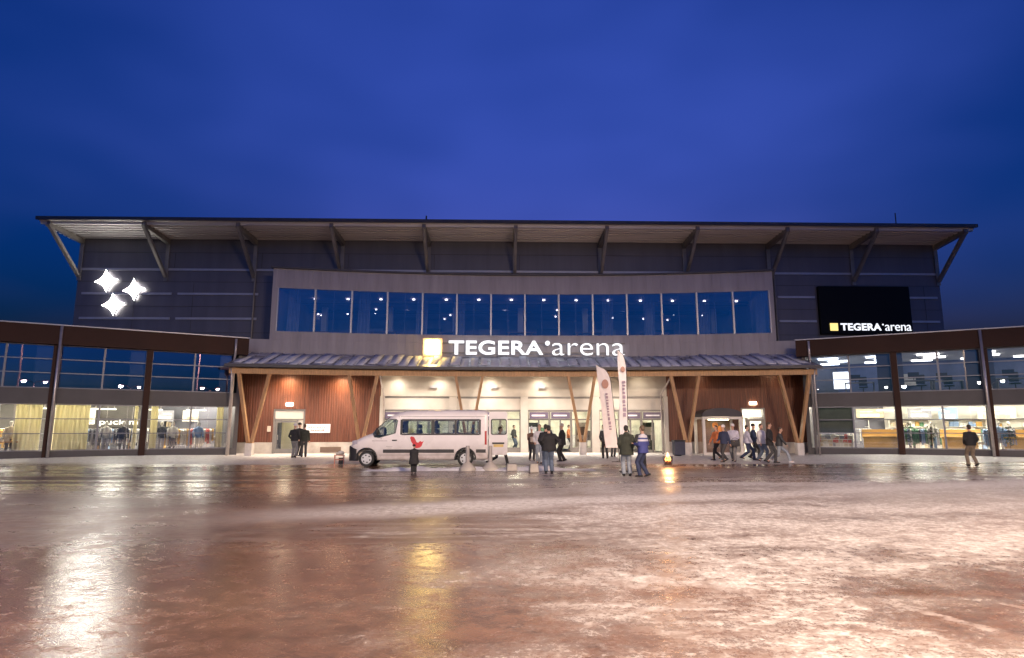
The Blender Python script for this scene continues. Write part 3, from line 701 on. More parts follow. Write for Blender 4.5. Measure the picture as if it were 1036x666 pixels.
# ------------------------------------------------------------------ shop fittings
rnd = random.Random(11)
palette = [((.55, .12, .10), 'red'), ((.10, .13, .30), 'navy'), ((.60, .58, .54), 'white'), ((.07, .07, .08), 'black'), ((.10, .22, .12), 'green'), ((.55, .33, .10), 'orange'), ((.25, .25, .28), 'grey'), ((.50, .42, .30), 'tan'), ((.22, .32, .50), 'blue')]
def cloth_mat(i): return mat('cloth_'+palette[i][1], palette[i][0], .85, 0, .2, 8, .2, 40)
def rack(f, u, d, cols, label, ln=1.5, grp='clothes racks in the shops'):
    o = f(u, d, .25); r = empty('clothes_rack', o, 0, label, 'clothes rack', grp)
    g = lambda a, b, z: f(u+a, d+b, .25+z)
    fr = MB()
    fr.tube([g(-ln/2, 0, 1.4), g(ln/2, 0, 1.4)], .018, 6)
    for s_ in (-1, 1):
        fr.tube([g(s_*ln/2, 0, 1.4), g(s_*ln/2, 0, .04)], .018, 6); fr.bar(g(s_*ln/2, -.25, .03), g(s_*ln/2, .25, .03), .03, .03)
    fr.build('frame', M_pipe, r)
    k = -ln/2+.1
    while k < ln/2-.05:
        c = rnd.choice(cols); h = rnd.uniform(.65, .95); t = rnd.uniform(.05, .09)
        b = MB()
        sec = [(-.22, 1.30), (-.04, 1.38), (.04, 1.38), (.22, 1.30), (.24, 1.30-h*.5), (.26, 1.34-h), (-.26, 1.34-h), (-.24, 1.30-h*.5)]
        b.sweep(sec, [k, k+t*.6, k+t], g); b.build('garment', cloth_mat(c), r); k += t+.035
def counter(f, u, d, label, ln=1.9, m=None):
    o = f(u, d, .25); r = empty('display_counter', o, 0, label, 'counter', 'yellow display counters in the right shop')
    g = lambda a, b, z: f(u+a, d+b, .25+z)
    MB().box(-ln/2, ln/2, -.45, .45, .86, .96, g).build('counter_top', M_yel2, r, bevel=.01)
    MB().sweep([(-.38, .1), (.38, .1), (.44, .855), (-.44, .855)], [-ln/2+.06, ln/2-.06], g).build('counter_front', M_yel, r)
    MB().box(-ln/2+.15, ln/2-.15, -.3, .3, 0, .095, g).build('base', M_dark, r)
    MB().box(-ln/2, ln/2, .35, .42, .965, 1.35, g).build('back_panel', M_yel2, r)
M_yel = mat('ochre_board', (.52, .30, .06), .5, 0, .15, 2); M_yel2 = mat('pale_ochre_board', (.62, .40, .12), .5, 0, .1, 2)
counter(fR, 3.75, 1.6, 'ochre display counter in the bright shop behind the bay beside the entrance', 1.9)
counter(fR, 7.6, 2.0, 'ochre display counter in the bright shop just left of the light downpipe', 1.7)
counter(fR, 10.6, 1.7, 'ochre display counter at the far right end of the bright shop', 2.2)
def shelves(f, u, d, ln, cols, label, hh=2.0, fm=None):
    o = f(u, d, .25); r = empty('shelf_unit', o, 0, label, 'shelf', 'shelf units along the shop walls')
    g = lambda a, b, z: f(u+a, d+b, .25+z)
    b = MB(); b.box(-ln/2, ln/2, .36, .4, 0, hh, g)
    for s_ in (-1, 1): b.box(s_*ln/2-.02, s_*ln/2+.02, 0, .36, 0, hh, g)
    for k in range(5): b.box(-ln/2+.02, ln/2-.02, 0, .36, .1+k*(hh-.15)/4, .13+k*(hh-.15)/4, g)
    b.build('frame', fm or M_white, r)
    for k in range(4):
        x = -ln/2+.06
        while x < ln/2-.2:
            wd = rnd.uniform(.12, .3); h = rnd.uniform(.15, .34); c = rnd.choice(cols)
            if rnd.random() < .85: MB().box(x, x+wd, .04, .3, .132+k*(hh-.15)/4, .132+k*(hh-.15)/4+h, g).build('carton', cloth_mat(c), r)
            x += wd+.03
names = ['nearest the entrance', 'second from the entrance', 'third from the entrance', 'fourth from the entrance', 'farthest from the entrance']
for i, u in enumerate((2.2, 5.6, 8.6, 11.4, 14.2)):
    shelves(fR, u, 7.3, 2.2, [2, 2, 7, 5, 8, 4], 'tall white shelf unit of packets in the bright shop, '+names[i])
shelves(fR, 1.35, .9, 1.9, [2, 2, 7, 6, 0], 'low white shelf unit of packets just inside the bay beside the entrance', 1.0)
MB().box(.3, 2.45, .42, .48, 1.42, 2.90, fR).build('blind', mat('dark_green_blind', (.10, .115, .105), .6), bpy.data.objects['glazed_wing.001'])
for u, d, cols, nm in ((5.5, 1.5, [4, 3, 2, 8], 'green and white'), (6.5, 3.2, [2, 6, 4], 'pale'), (9.3, 1.5, [8, 2, 6], 'blue and white'), (5.0, 4.6, [3, 0, 2], 'red and black'), (8.0, 4.8, [2, 7], 'white and tan'), (2.6, 4.0, [2, 6], 'white and grey')):
    rack(fR, u, d, cols, 'clothes rack hung with %s garments in the bright right hand shop' % nm)
# tall leafy plants in the bright shop
M_leaf = mat('leaf', (.06, .11, .045), .5, 0, .35, 6)
def plant(f, u, d, h, label):
    o = f(u, d, .25); r = empty('potted_plant', o, 0, label, 'plant', 'potted plants in the shop')
    g = lambda a, b, z: f(u+a, d+b, .25+z)
    MB().tube([g(0, 0, 0), g(0, 0, .32)], [.13, .17], 14).build('pot', M_concw, r)
    MB().tube([g(0, 0, .3), g(.03, .02, h*.6), g(0, 0, h)], .014, 6).build('stem', M_timber, r)
    b = MB()
    for k in range(130):
        a = rnd.uniform(0, 6.28); z = rnd.uniform(.5, h); rr_ = rnd.uniform(.03, .28)*(1.15-abs(z-h*.7)/h)
        p = Vector(g(rr_*math.cos(a), rr_*math.sin(a), z)); v = Vector((rnd.uniform(-1, 1), rnd.uniform(-1, 1), rnd.uniform(-.5, .8))).normalized(); s2 = v.cross(Vector((rnd.random(), rnd.random(), 1))).normalized()
        l_ = rnd.uniform(.07, .13); q = p+v*l_
        b.quad(p, (p+q)/2+s2*l_*.3, q, (p+q)/2-s2*l_*.3)
    b.build('foliage', M_leaf, r)
plant(fR, 5.1, 1.0, 1.7, 'leafy potted plant in the bright shop just right of the brown post'); plant(fR, 6.2, .95, 1.55, 'shorter leafy potted plant in the bright shop near the window middle'); plant(fR, 9.7, 1.0, 1.5, 'leafy potted plant in the bright shop right of the light downpipe')
def mannequin(f, u, d, label, top, legs, rz=0):
    o = f(u, d, .25); r = empty('mannequin', o, 0, label, 'mannequin', 'dressed mannequins in the shop windows')
    g = lambda a, b_, z: f(u+a, d+b_, .25+z)
    MB().tube([g(0, 0, 0), g(0, 0, .03)], .2, 16).build('base', M_pipe, r)
    b = MB()
    for s_ in (-1, 1): b.tube([g(s_*.1, .02, .03), g(s_*.1, 0, .5), g(s_*.09, 0, .95)], [.055, .07, .095], 10)
    b.build('trousers', cloth_mat(legs), r, True)
    b = MB(); b.tube([g(0, 0, .88), g(0, 0, 1.05), g(0, 0, 1.30), g(0, 0, 1.46), g(0, 0, 1.52)], [(.18, .12), (.17, .12), (.2, .13), (.17, .10), (.06, .06)], 14)
    for s_ in (-1, 1): b.tube([g(s_*.17, 0, 1.43), g(s_*.26, .02, 1.15), g(s_*.25, -.08, .9)], [.07, .06, .045], 8)
    b.build('jacket', cloth_mat(top), r, True)
    b = MB(); b.tube([g(0, 0, 1.5), g(0, 0, 1.6)], .045, 8).ell(g(0, 0, 1.68), (.085, .085, .12)); b.build('head', M_white, r, True)
for u, d, t_, l_, nm in ((1.9, .95, 8, 2, 'blue and white clothes in left shop nearest the entrance'), (3.2, 1.0, 2, 3, 'white top and black trousers in left shop'), (3.75, 1.2, 3, 6, 'black top in left shop beside the brown post'), (5.6, .9, 3, 3, 'all black clothes in left shop under the lettering'), (6.4, 1.0, 2, 6, 'white top in left shop under the lettering'), (10.5, 1.1, 7, 3, 'tan top at the far left of left shop')):
    mannequin(fL, u, d, 'mannequin wearing '+nm, t_, l_)
for u, d, t_, l_, nm in ((5.3, 1.7, 4, 3, 'green top in right shop by the brown post'), (6.3, 1.5, 2, 8, 'white top and blue trousers in right shop'), (9.35, 1.4, 8, 2, 'blue top in right shop by the light downpipe'), (10.0, 2.6, 3, 6, 'black top at the far right of right shop')):
    mannequin(fR, u, d, 'mannequin wearing '+nm, t_, l_)
def wall_poster(f, u, d, z, w_, h, col, label):
    b = MB(); b.box(-w_/2, w_/2, 0, .02, 0, h, lambda a, q, y: f(u+a, d+q, z+y)); b.mi = 1
    b.box(-w_*.36, w_*.36, -.006, -.001, h*.12, h*.45, lambda a, q, y: f(u+a, d+q, z+y)).box(-w_*.36, w_*.1, -.006, -.001, h*.62, h*.74, lambda a, q, y: f(u+a, d+q, z+y))
    tag(b.build('wall_poster', [cloth_mat(col), cloth_mat(2 if col != 2 else 7)]), label, 'poster', 'posters hung on the shop walls')
for u, d, z, w_, h, col, nm in ((3.4, 7.0, 2.35, 1.6, .6, 7, 'tan poster high on right shop wall above first counter'), (6.2, 6.8, 2.3, 1.3, .65, 6, 'grey poster high on right shop wall'), (7.7, 6.6, 2.2, 1.0, .75, 8, 'blue poster high on right shop wall'), (10.2, 6.8, 2.2, 1.9, .7, 2, 'white poster high on right shop wall, far right'),
    (1.6, 6.4, 2.1, 1.6, .7, 2, 'white poster high in left shop nearest the entrance'), (3.4, 6.6, 2.1, 1.0, .7, 6, 'grey poster high in left shop'), (7.6, 6.6, 1.9, .9, 1.0, 2, 'white poster high in left shop behind curtain')):
    wall_poster(f=fR if 'right shop' in nm else fL, u=u, d=d, z=z, w_=w_, h=h, col=col, label=nm)
rack(fL, 2.3, 2.6, [2, 6, 3, 8], 'clothes rack hung with blue and white garments in the dim left hand shop'); rack(fL, 5.0, 2.6, [2, 7], 'clothes rack hung with cream garments in the dim left hand shop')
# upper right offices
def desk(f, u, d, label):
    o = f(u, d, 3.68); r = empty('office_desk', o, 0, label, 'desk', 'desks in the upper offices')
    g = lambda a, b, z: f(u+a, d+b, 3.68+z)
    MB().box(-.8, .8, -.38, .38, .71, .75, g).build('desk_top', M_beigepanel, r)
    for s_ in (-1, 1): MB().box(s_*.75-.03, s_*.75+.03, -.35, .35, 0, .709, g).build('leg', M_doorframe, r)
def chair(f, u, d, label):
    o = f(u, d, 3.68); r = empty('office_chair', o, 0, label, 'chair', 'dark chairs in the upper offices')
    g = lambda a, b, z: f(u+a, d+b, 3.68+z)
    MB().box(-.25, .25, -.25, .25, .44, .52, g).build('seat', M_black, r, bevel=.03)
    MB().box(-.23, .23, .22, .28, .6, 1.15, g).build('backrest', M_black, r, bevel=.03)
    MB().tube([g(0, 0, .05), g(0, 0, .44)], .03, 8).bar(g(-.28, 0, .04), g(.28, 0, .04), .05, .04).bar(g(0, -.28, .04), g(0, .28, .04), .05, .04).build('base', M_black, r)
def monitor(f, u, d, label):
    o = f(u, d, 4.43); r = empty('monitor', o, 0, label, 'monitor', 'monitors on the office desks')
    g = lambda a, b, z: f(u+a, d+b, 4.43+z)
    MB().box(-.28, .28, -.02, .02, .12, .48, g).build('screen', M_black, r); MB().box(-.1, .1, -.08, .08, 0, .015, g).box(-.02, .02, -.01, .01, .015, .12, g).build('stand', M_black, r)
for i, (u, d) in enumerate(((2.9, 2.2), (5.9, 1.8), (7.4, 3.0), (10.4, 2.2))):
    nm = ('nearest the entrance', 'beside the brown post', 'left of the light downpipe', 'at the far right')[i]
    desk(fR, u, d, 'pale office desk upstairs '+nm); chair(fR, u+.2, d+.75, 'dark office chair upstairs behind the desk '+nm); monitor(fR, u-.2, d, 'black monitor on the upstairs desk '+nm)
tag(MB().box(1.45, 2.35, 4.5, 4.56, 4.2, 5.3, fR).build('projection_screen', em('bright_screen', (.93, .96, 1), .8)), 'brightly lit white screen in the upstairs room beside the entrance', 'screen')
tag(MB().box(4.9, 6.2, 6.3, 6.4, 4.4, 5.15, fR).build('wall_panel', M_beigepanel), 'pale board on the back wall of the middle upstairs office', 'board')
ws = MB(); c0 = fR(9.55, 6.45, 5.0)
pol = [(.2*(1 if k % 2 == 0 else .42)*math.cos(k*math.pi/5+math.pi/2), .2*(1 if k % 2 == 0 else .42)*math.sin(k*math.pi/5+math.pi/2)) for k in range(10)]
ws.prism(pol, 0, .04, lambda a, b_, d: fR(9.55+a, 6.42-d-2.4, 4.95+b_)); tag(ws.build('star_lantern', em('star_lantern', (.85, .9, 1), 2.5)), 'small pale star lantern hanging upstairs right of the light downpipe', 'star')
# left shop: curtains, racks, tables, wall lettering
def curtain(f, u0, u1, d, label):
    b = MB(); n = int((u1-u0)/.045); pts = [(u0+(u1-u0)*k/n, d+.045*math.sin(k*1.35)+.02*math.sin(k*.5)) for k in range(n+1)]
    lo = [[b.bm.verts.new(f(u, dd+o_, z)) for u, dd in pts] for o_, z in ((0, .27), (0, 3.3), (.02, 3.3), (.02, .27))]
    for r_ in range(4):
        A_, B_ = lo[r_], lo[(r_+1) % 4]
        for k in range(n): b.bm.faces.new((A_[k], A_[k+1], B_[k+1], B_[k]))
    tag(b.build('curtain', M_curtain, None, True), label, 'curtain', 'curtains in the left shop')
curtain(fL, 9.25, 10.35, .75, 'yellow curtain in left shop just outside of the light downpipe')
curtain(fL, 7.2, 8.7, .8, 'wide yellow curtain in left shop just right of the light downpipe')
curtain(fL, 4.0, 4.35, .7, 'narrow yellow curtain in left shop at the brown post, entrance side')
curtain(fL, .65, 1.0, .7, 'narrow yellow curtain in left shop next to the entrance')
curtain(fL, 4.98, 5.15, .7, 'thin strip of yellow curtain in left shop behind the brown post')
for u, d, cols, nm in ((2.9, 1.6, [0, 7, 2, 5], 'red and tan'), (1.7, 1.4, [5, 0, 2], 'orange and red'), (3.5, 3.2, [6, 3, 2], 'grey and black'), (5.4, 1.5, [3, 6, 2], 'black and white'), (6.6, 1.4, [3, 6, 8], 'black and blue'), (5.9, 3.4, [2, 7, 6], 'white and tan'), (1.9, 3.5, [0, 5, 7], 'orange and tan'), (7.8, 2.6, [6, 4], 'green and grey'), (11.2, 2.5, [7, 5, 2], 'tan and white')):
    rack(fL, u, d, cols, 'clothes rack hung with %s garments in the dim left hand shop' % nm)
def table(f, u, d, label, c):
    o = f(u, d, .25); r = empty('display_table', o, 0, label, 'table', 'display tables in the left shop')
    g = lambda a, b, z: f(u+a, d+b, .25+z)
    MB().box(-.8, .8, -.45, .45, .70, .76, g).build('table_top', M_glulam, r)
    for a in (-.72, .72):
        for q in (-.38, .38): MB().box(a-.03, a+.03, q-.03, q+.03, 0, .699, g).build('leg', M_glulam, r)
    for k in range(5): MB().box(-.7+k*.29, -.47+k*.29, -.3, .1+rnd.uniform(0, .2), .762, .80+rnd.uniform(.02, .2), g).build('folded_clothes', cloth_mat(rnd.choice(c)), r, bevel=.02)
table(fL, 1.4, 2.2, 'wooden display table of pale folded clothes near the entrance in left shop', [2, 7])
table(fL, 6.0, 2.3, 'wooden display table of dark folded clothes in the middle of left shop', [3, 6])
table(fL, 10.9, 1.2, 'wooden display table of tan folded clothes at the far left of left shop', [7, 5, 2])
MB().box(.2, 8.5, 7.90, 7.98, .3, 3.35, fL).build('dark_feature_wall', mat('dark_feature_wall', (.10, .09, .085), .7), bpy.data.objects['glazed_wing'])
MB().box(9.4, 16, 7.90, 7.98, .3, 3.35, fL).build('dark_feature_wall', mat('dark_feature_wall', (.10, .09, .085), .7), bpy.data.objects['glazed_wing'])
tt = text_mesh('puck m', 0, 1.95, 1.78, 2.20, 0, .05, .012, 'wall_lettering', em('letter_cream', (1, .95, .75), .5), None, 1.0, lambda x, y, z: fL(6.85-x, 4.5+y, z))
tag(tt, 'cream wall lettering spelling puck m inside the left shop', 'sign')
MB().tube([fL(6.5, 4.53, 2.25), fL(6.5, 4.53, 2.93)], .01, 6).tube([fL(5.2, 4.53, 2.2), fL(5.2, 4.53, 2.93)], .01, 6).build('hanger_wire', M_pipe, tt)
shelves(fL, 2.2, 7.2, 2.4, [0, 5, 7, 3, 2], 'tall shelf unit of red and tan packets in left shop, nearest the entrance', 2.0, M_greywall)
shelves(fL, 5.4, 7.2, 2.2, [3, 6, 8], 'low dark shelf unit of dark packets in left shop behind the cream lettering', 1.5, M_black)

# ------------------------------------------------------------------ shelter, flags, bollards, fire, snow
def shelter():
    x0, x1, y0, y1 = 12.33, 14.72, 37.2, 38.9; z0 = gz(13.5, 37.8)
    r = empty('glazed_shelter', (13.5, 37.9, z0), 0, 'white framed glass shelter with dark curved top and orange poster, right of the entrance', 'shelter')
    fr = MB(); t = .16
    for x in (x0, x1-t):
        fr.box(x, x+t, y0, y0+t, z0, 2.35); fr.box(x, x+t, y1-t, y1, z0, 2.35)
        fr.box(x+.02, x+t-.02, y0+t, y1-t, 2.2, 2.34)
    fr.box(x0+t, x1-t, y0+.01, y0+t-.01, 2.2, 2.345); fr.box(x0+t, x1-t, y0+.01, y0+t-.01, z0, z0+.14); fr.box(x0+t, x1-t, y1-t, y1-.01, 2.2, 2.345)
    fr.build('frame', mat('white_lit_frame', (.72, .68, .62), .5), r, bevel=.01)
    MB().box(x0+t, x1-t, y1-.1, y1-.04, z0, 2.2).build('back_panel', mat('brown_back', (.20, .11, .07), .5, 0, .3, 2), r)
    b = MB(); n = 10; W_ = (x1-x0)/2+.05; cx = (x0+x1)/2
    pol = [(cx-W_*math.cos(math.pi*k/n), 2.36+.5*math.sin(math.pi*k/n)**.8) for k in range(n+1)]
    b.prism(pol, y0-.05, y1+.05); b.build('curved_top', M_roofedge, r)  # dark barrel-shaped solid on top of the frame
    p = MB(); c = mat('poster_sheet', (.16, .12, .10), .5, 0, .3, 4)
    p.box(cx-.15, cx+.75, y1-.13, y1-.105, .5, 2.1); p.mi = 1
    for a, z, rr_ in ((.1, 1.85, .19), (.42, 1.62, .2), (.22, 1.3, .13)): p.ell((cx+a, y1-.135, z), (rr_, .01, rr_))
    p.build('poster', [c, mat('orange_print', (.65, .22, .05), .5)], r)
    b = MB()
    b.quad((x0+.08, y0+t, z0), (x0+.08, y1-t, z0), (x0+.08, y1-t, 2.2), (x0+.08, y0+t, 2.2)); b.quad((x0+t, y0+.08, z0+.14), (x1-t, y0+.08, z0+.14), (x1-t, y0+.08, 2.2), (x0+t, y0+.08, 2.2))
    b.build('pane', M_clearglass, r)
    d = MB().box(cx-.6, cx+.6, y0+.6, y0+.75, 2.16, 2.199).build('strip_lamp', em('shelter_lamp', (1, .78, .5), 8), r)
shelter()
def flag(px, py, h, w_, z0, label, lean):
    g = G(px, py); r = empty('feather_flag', g, R(8), label, 'flag', 'feather flags before the entrance'); r['_local'] = 1
    pts = []; n = 22
    for k in range(n+1):
        u = k/n; z = u*h; pts.append((w_/2+lean*u-(w_*.97)*(1-math.sqrt(max(0, 1-max(0, (u-.82)/.18)**2))), 0, z))
    MB().tube(pts, [.022-.012*k/n for k in range(n+1)], 8).build('pole', M_black, r, True)
    b = MB(); m = 26; mats_ = [mat('flag_cloth', (.76, .73, .74), .8, 0, .08, 3), mat('flag_orange', (.42, .25, .20), .8), mat('flag_print', (.34, .27, .34), .8)]
    def edge(z): 
        u = z/h; return w_/2+lean*u-(w_*.97)*(1-math.sqrt(max(0, 1-max(0, (u-.82)/.18)**2)))
    nx = 9; rows = []
    for k in range(m+1):
        z = z0+(h-z0)*k/m; xr = edge(z)-.02
        xl = lean*z/h-w_/2*(.9+.1*k/m)
        xl = min(xl, xr-.01)
        rows.append([(xl+(xr-xl)*q/nx, .05*math.sin(k*.35+q*.5)*(1-q/nx), z) for q in range(nx+1)])
    for o_ in (0, .008):
        vs = [[b.bm.verts.new((x, y+o_, z)) for x, y, z in rw_] for rw_ in rows]
        for k in range(m):
            for q in range(nx):
                c = rows[k][q]; fce = b.bm.faces.new((vs[k][q], vs[k][q+1], vs[k+1][q+1], vs[k+1][q]))
    cl = b.build('cloth', mats_[0], r, True)
    # emblem disc and an upright line of small print
    e = MB(); zc = z0+(h-z0)*.77; u = zc/h
    cx = lean*u
    e.ell((cx, -.055, zc), (w_*.27, .004, w_*.34)); e.build('emblem', mats_[1], cl)
    e = MB(); z = zc-.45; rr_ = random.Random(int(px))
    while z > z0+.9:
        hh = rr_.uniform(.07, .16); x = lean*z/h+.02
        e.box(x-.06, x+.07*rr_.uniform(.5, 1), -.062, -.056, z-hh, z); z -= hh+.05
    e.build('print', mats_[2], cl)
    f_ = MB()
    for a in (0, math.pi/2): f_.bar((-.4*math.cos(a)+w_/2, -.4*math.sin(a), .03), (.4*math.cos(a)+w_/2, .4*math.sin(a), .03), .05, .03)
    f_.build('base', M_black, r)
flag(620.5, 468, 4.70, .66, .70, 'pale feather flag with orange disc, the shorter and wider of the pair before the entrance', -.42)
flag(632.5, 478, 4.75, .34, 1.35, 'pale feather flag with orange disc, the taller and narrower of the pair before the entrance', .0)
def bollard(px, py, label):
    g = G(px, py); r = empty('post_on_base', g, 0, label, 'bollard', 'grey posts in concrete feet beside the van'); r['_local'] = 1
    MB().tube([(0, 0, 0), (0, 0, .1), (0, 0, .24), (0, 0, .32)], [.34, .33, .2, .1], 20).build('concrete_foot', M_conc, r, 35)
    MB().tube([(0, 0, .3), (0, 0, .98)], [.085, .075], 14).build('post', mat('grey_post', (.34, .31, .30), .55), r, 35)
bollard(473, 476.3, 'grey post in round concrete foot in front of the rear wheel of the van'); bollard(496, 476, 'grey post in round concrete foot under the open rear door of the van')
def block(px, py, w_, h, label):
    g = G(px, py); b = MB(); b.hexa([(-w_/2, -.2, 0), (w_/2, -.2, 0), (w_/2, .2, 0), (-w_/2, .2, 0), (-w_/2+.03, -.17, h), (w_/2-.03, -.17, h), (w_/2-.03, .17, h), (-w_/2+.03, .17, h)])
    o = b.build('concrete_block', M_conc, None, bevel=.03); o.location = g; o.rotation_euler.z = R(rnd.uniform(-8, 8)); tag(o, label, 'block', 'concrete blocks on the walk')
block(517.5, 476.5, .42, .28, 'low grey concrete block right of the walking man behind the van'); block(540, 478, .36, .33, 'grey concrete block at the feet of the large man in black')
def fire():
    g = G(676, 472); r = empty('fire_basket', g, 0, 'burning fire basket on the wet walk right of the flags', 'fire'); r['_local'] = 1
    b = MB()
    for k in range(12):
        a = k*math.pi/6; b.bar((.16*math.cos(a), .16*math.sin(a), .06), (.22*math.cos(a), .22*math.sin(a), .42), .018, .018)
    for z, q in ((.08, .165), (.25, .195), (.42, .222)): b.tube([(q*math.cos(t*math.pi/8), q*math.sin(t*math.pi/8), z) for t in range(17)], .012, 6)
    b.build('basket', M_black, r)
    b = MB()
    for k in range(7):
        a = k*.9; b.bar((.12*math.cos(a), .12*math.sin(a), .1), (-.08*math.cos(a+.5), -.08*math.sin(a+.5), .36), .06, .06)
    b.build('firewood', M_timber, r)
    b = MB()
    for x, y, h, q in ((0, 0, .40, .10), (.07, .03, .28, .06), (-.07, .02, .30, .06), (.02, -.07, .2, .05)):
        b.tube([(x, y, .22), (x*1.3, y*1.3, .22+h*.25), (x*.9+.02, y, .22+h*.6), (x*.6-.01, y*.6, .22+h)], [q*.6, q, q*.55, .004], 10)
    b.build('flame', em('flame', (1, .32, .06), 1.5), r, True)
    lamp('fire_glow', 'POINT', (0, 0, .9), 40, (1, .5, .2), r, .15)
fire()
g = G(687, 461.5); r = empty('litter_bin', g, 0, 'dark blue litter bin by the plinth right of the fire basket', 'bin'); r['_local'] = 1
MB().sweep([(-.26, .06), (.26, .06), (.3, .82), (-.3, .82)], [-.3, -.28, .28, .3], lambda u, d, z: (u, d, z)).build('bin_body', mat('dark_blue_plastic', (.03, .035, .07), .5), r, bevel=.02)
MB().box(-.33, .33, -.33, .33, .825, .9).build('lid', M_black, r, bevel=.03); MB().tube([(-.2, .22, .07), (.2, .22, .07)], .07, 12).build('wheel', M_dark, r)
# small stand with a white bundle by the front of the van
g = G(343, 470); r = empty('folding_stand', g, R(10), 'small pinkish wooden stand holding a white bundle, left of the van nose', 'stand'); r['_local'] = 1
b = MB(); b.box(-.24, .24, -.16, .16, .40, .43)
for x in (-.2, .2):
    for y in (-.12, .12): b.bar((x, y, 0), (x, y, .4), .035, .035)
b.box(-.22, .22, -.14, -.115, .2, .25)
b.build('frame', mat('pink_wood', (.50, .22, .17), .6), r)
b = MB(); b.ell((.07, 0, .52), (.16, .12, .1)); b.ell((-.05, .02, .49), (.13, .11, .07)); b.build('bundle', M_concw, r, True)
b = MB(); b.box(-.02, .17, -.1, .06, .02, .3); b.build('crate', M_dark, r)
# ploughed snow in a low ridge beside the van
b = MB(); rs = random.Random(21)
xs = [-5.2+.12*i for i in range(78)]; rows = []
from mathutils import noise as mn
for j in range(15):
    rw_ = []
    for x in xs:
        c = 25.9+.12*x*0+.35*mn.noise(Vector((x*.5, 2, 0))); t = (j/14-.5)*2
        y = c+t*(.55+.25*mn.noise(Vector((x*.8, 7, 1)))); fall = sstep(-5.2, -3.6, x)*sstep(4.0, 1.8, x) if True else 1
        h = max(0, (1-t*t))*(.10+.10*mn.noise(Vector((x*1.6, y*1.6, 3)))+.05*mn.noise(Vector((x*5, y*5, 8))))*fall
        rw_.append(b.bm.verts.new((x, y, gz(x, y)+max(h, 0)-(.02 if abs(t) > .9 else 0)+.004)))
    rows.append(rw_)
for p, q in zip(rows, rows[1:]):
    for i in range(len(xs)-1): b.bm.faces.new((p[i], p[i+1], q[i+1], q[i]))
tag(b.build('snow_ridge', M_snow, None, True), 'low ridge of ploughed white snow along the van', 'snow', None, 'stuff')

# ------------------------------------------------------------------ street lamps in the car park behind the viewer
def street_lamp(x, y, label, p, col, h=8.0, rz=0):
    r = empty('street_lamp', (x, y, 0), rz, label, 'street lamp', 'twin headed street lamps on the car park'); r['_local'] = 1
    MB().tube([(0, 0, 0), (0, 0, 1.2), (0, 0, 1.25), (0, 0, h-.4)], [.11, .11, .08, .055], 12).build('pole', M_pipe, r, 35)
    MB().tube([(-1.1, 0, h), (-.5, 0, h-.08), (0, 0, h-.42), (.5, 0, h-.08), (1.1, 0, h)], .04, 8).build('arm', M_pipe, r, True)
    for s_ in (-1, 1):
        hd = MB().sweep([(-.16, .0), (.16, .0), (.12, .12), (-.12, .12)], [s_*1.0, s_*1.65], lambda u, d, z: (u, d, h-.02+z)).build('lamp_head', M_steel, r)
        MB().box(min(s_*1.05, s_*1.6), max(s_*1.05, s_*1.6), -.13, .13, h-.07, h-.021).build('lamp_lens', em('street_lens_%d' % int(p), col, 3), hd)
        lamp('lamp_light', 'SPOT', (s_*1.3, 0, h-.12), p, col, hd, .22, 150, (R(24), 0, 0), .6)
PW = 1750
for x, y, k, c in ((3.4, -28, 1.0, (1, .86, .74)), (15.5, -26.7, 1.0, (1, .83, .68)), (24.3, -20.2, .9, (1, .62, .36)), (-9, -27.5, 1.0, (1, .86, .74)), (-21, -24, .9, (1, .84, .70))):  # the two leftmost extend the row, added to light the square
    nm = {3.4: 'behind the square centre', 15.5: 'right of the square centre', 24.3: 'at the right edge of the car park', -9: 'added left of the square centre', -21: 'added at the left edge of the car park'}[x]
    street_lamp(x, y, 'tall twin headed street lamp '+nm, PW*k, c)
street_lamp(10.5, -3.5, 'unseen twin headed street lamp with orange light at the right of the square', 7800, (1, .73, .51), 13, R(30))  # unseen mast for the orange light, raised clear of the glass reflections
street_lamp(-8.5, -4.5, 'added twin headed street lamp with warm light at the left of the square', 1900, (1, .84, .70), 13, R(-30))  # mast added to light the square, raised clear of the glass reflections

# ------------------------------------------------------------------ minibus
def lerp_tab(tab, x):
    for (x0, *a), (x1, *b) in zip(tab, tab[1:]):
        if x <= x1:
            t = (x-x0)/(x1-x0); return [p+(q-p)*t for p, q in zip(a, b)]
    return list(tab[-1][1:])
VT = [(0, .88, .42, .74), (.05, 1.0, .34, .84), (.14, 1.08, .30, .91), (.27, 1.17, .27, .96), (.6, 1.34, .27, .99), (.93, 1.46, .27, 1.0), (1.02, 1.52, .27, 1.0), (1.35, 1.84, .27, 1.0), (1.72, 2.17, .27, 1.0), (1.92, 2.30, .27, 1.0), (2.14, 2.39, .27, 1.0), (2.45, 2.45, .27, 1.0), (2.9, 2.48, .27, 1.0), (4.5, 2.49, .27, 1.0), (5.8, 2.48, .28, 1.0), (6.0, 2.46, .30, .985), (6.07, 2.42, .34, .96)]
def side_w(z, w_): return w_-.085*max(0, (z-1.15)/1.3)**1.6-.05*max(0, (.6-z)/.4)
def van_ring(x, inset=0.):
    zt, zb, w_ = lerp_tab(VT, x); zt -= inset; zb += inset; w_ -= inset
    r = min(.26, (zt-zb)*.25); pts = [(0, zb), (w_*.8, zb)]
    for k in range(1, 4): pts.append((side_w(zb+.03*k, w_)-.04+.014*k, zb+.03*k))
    for k in range(9):
        z = zb+.12+(zt-r-zb-.12)*k/8; pts.append((side_w(z, w_), z))
    ws = side_w(zt-r, w_)
    for k in range(1, 8):
        a = math.pi/2*k/7; pts.append((ws-r*1.15*(1-math.cos(a)), zt-r+r*.93*math.sin(a)))
    pts.append(((ws-r*1.15)*.5, zt-r*.02)); pts.append((0, zt))
    return pts
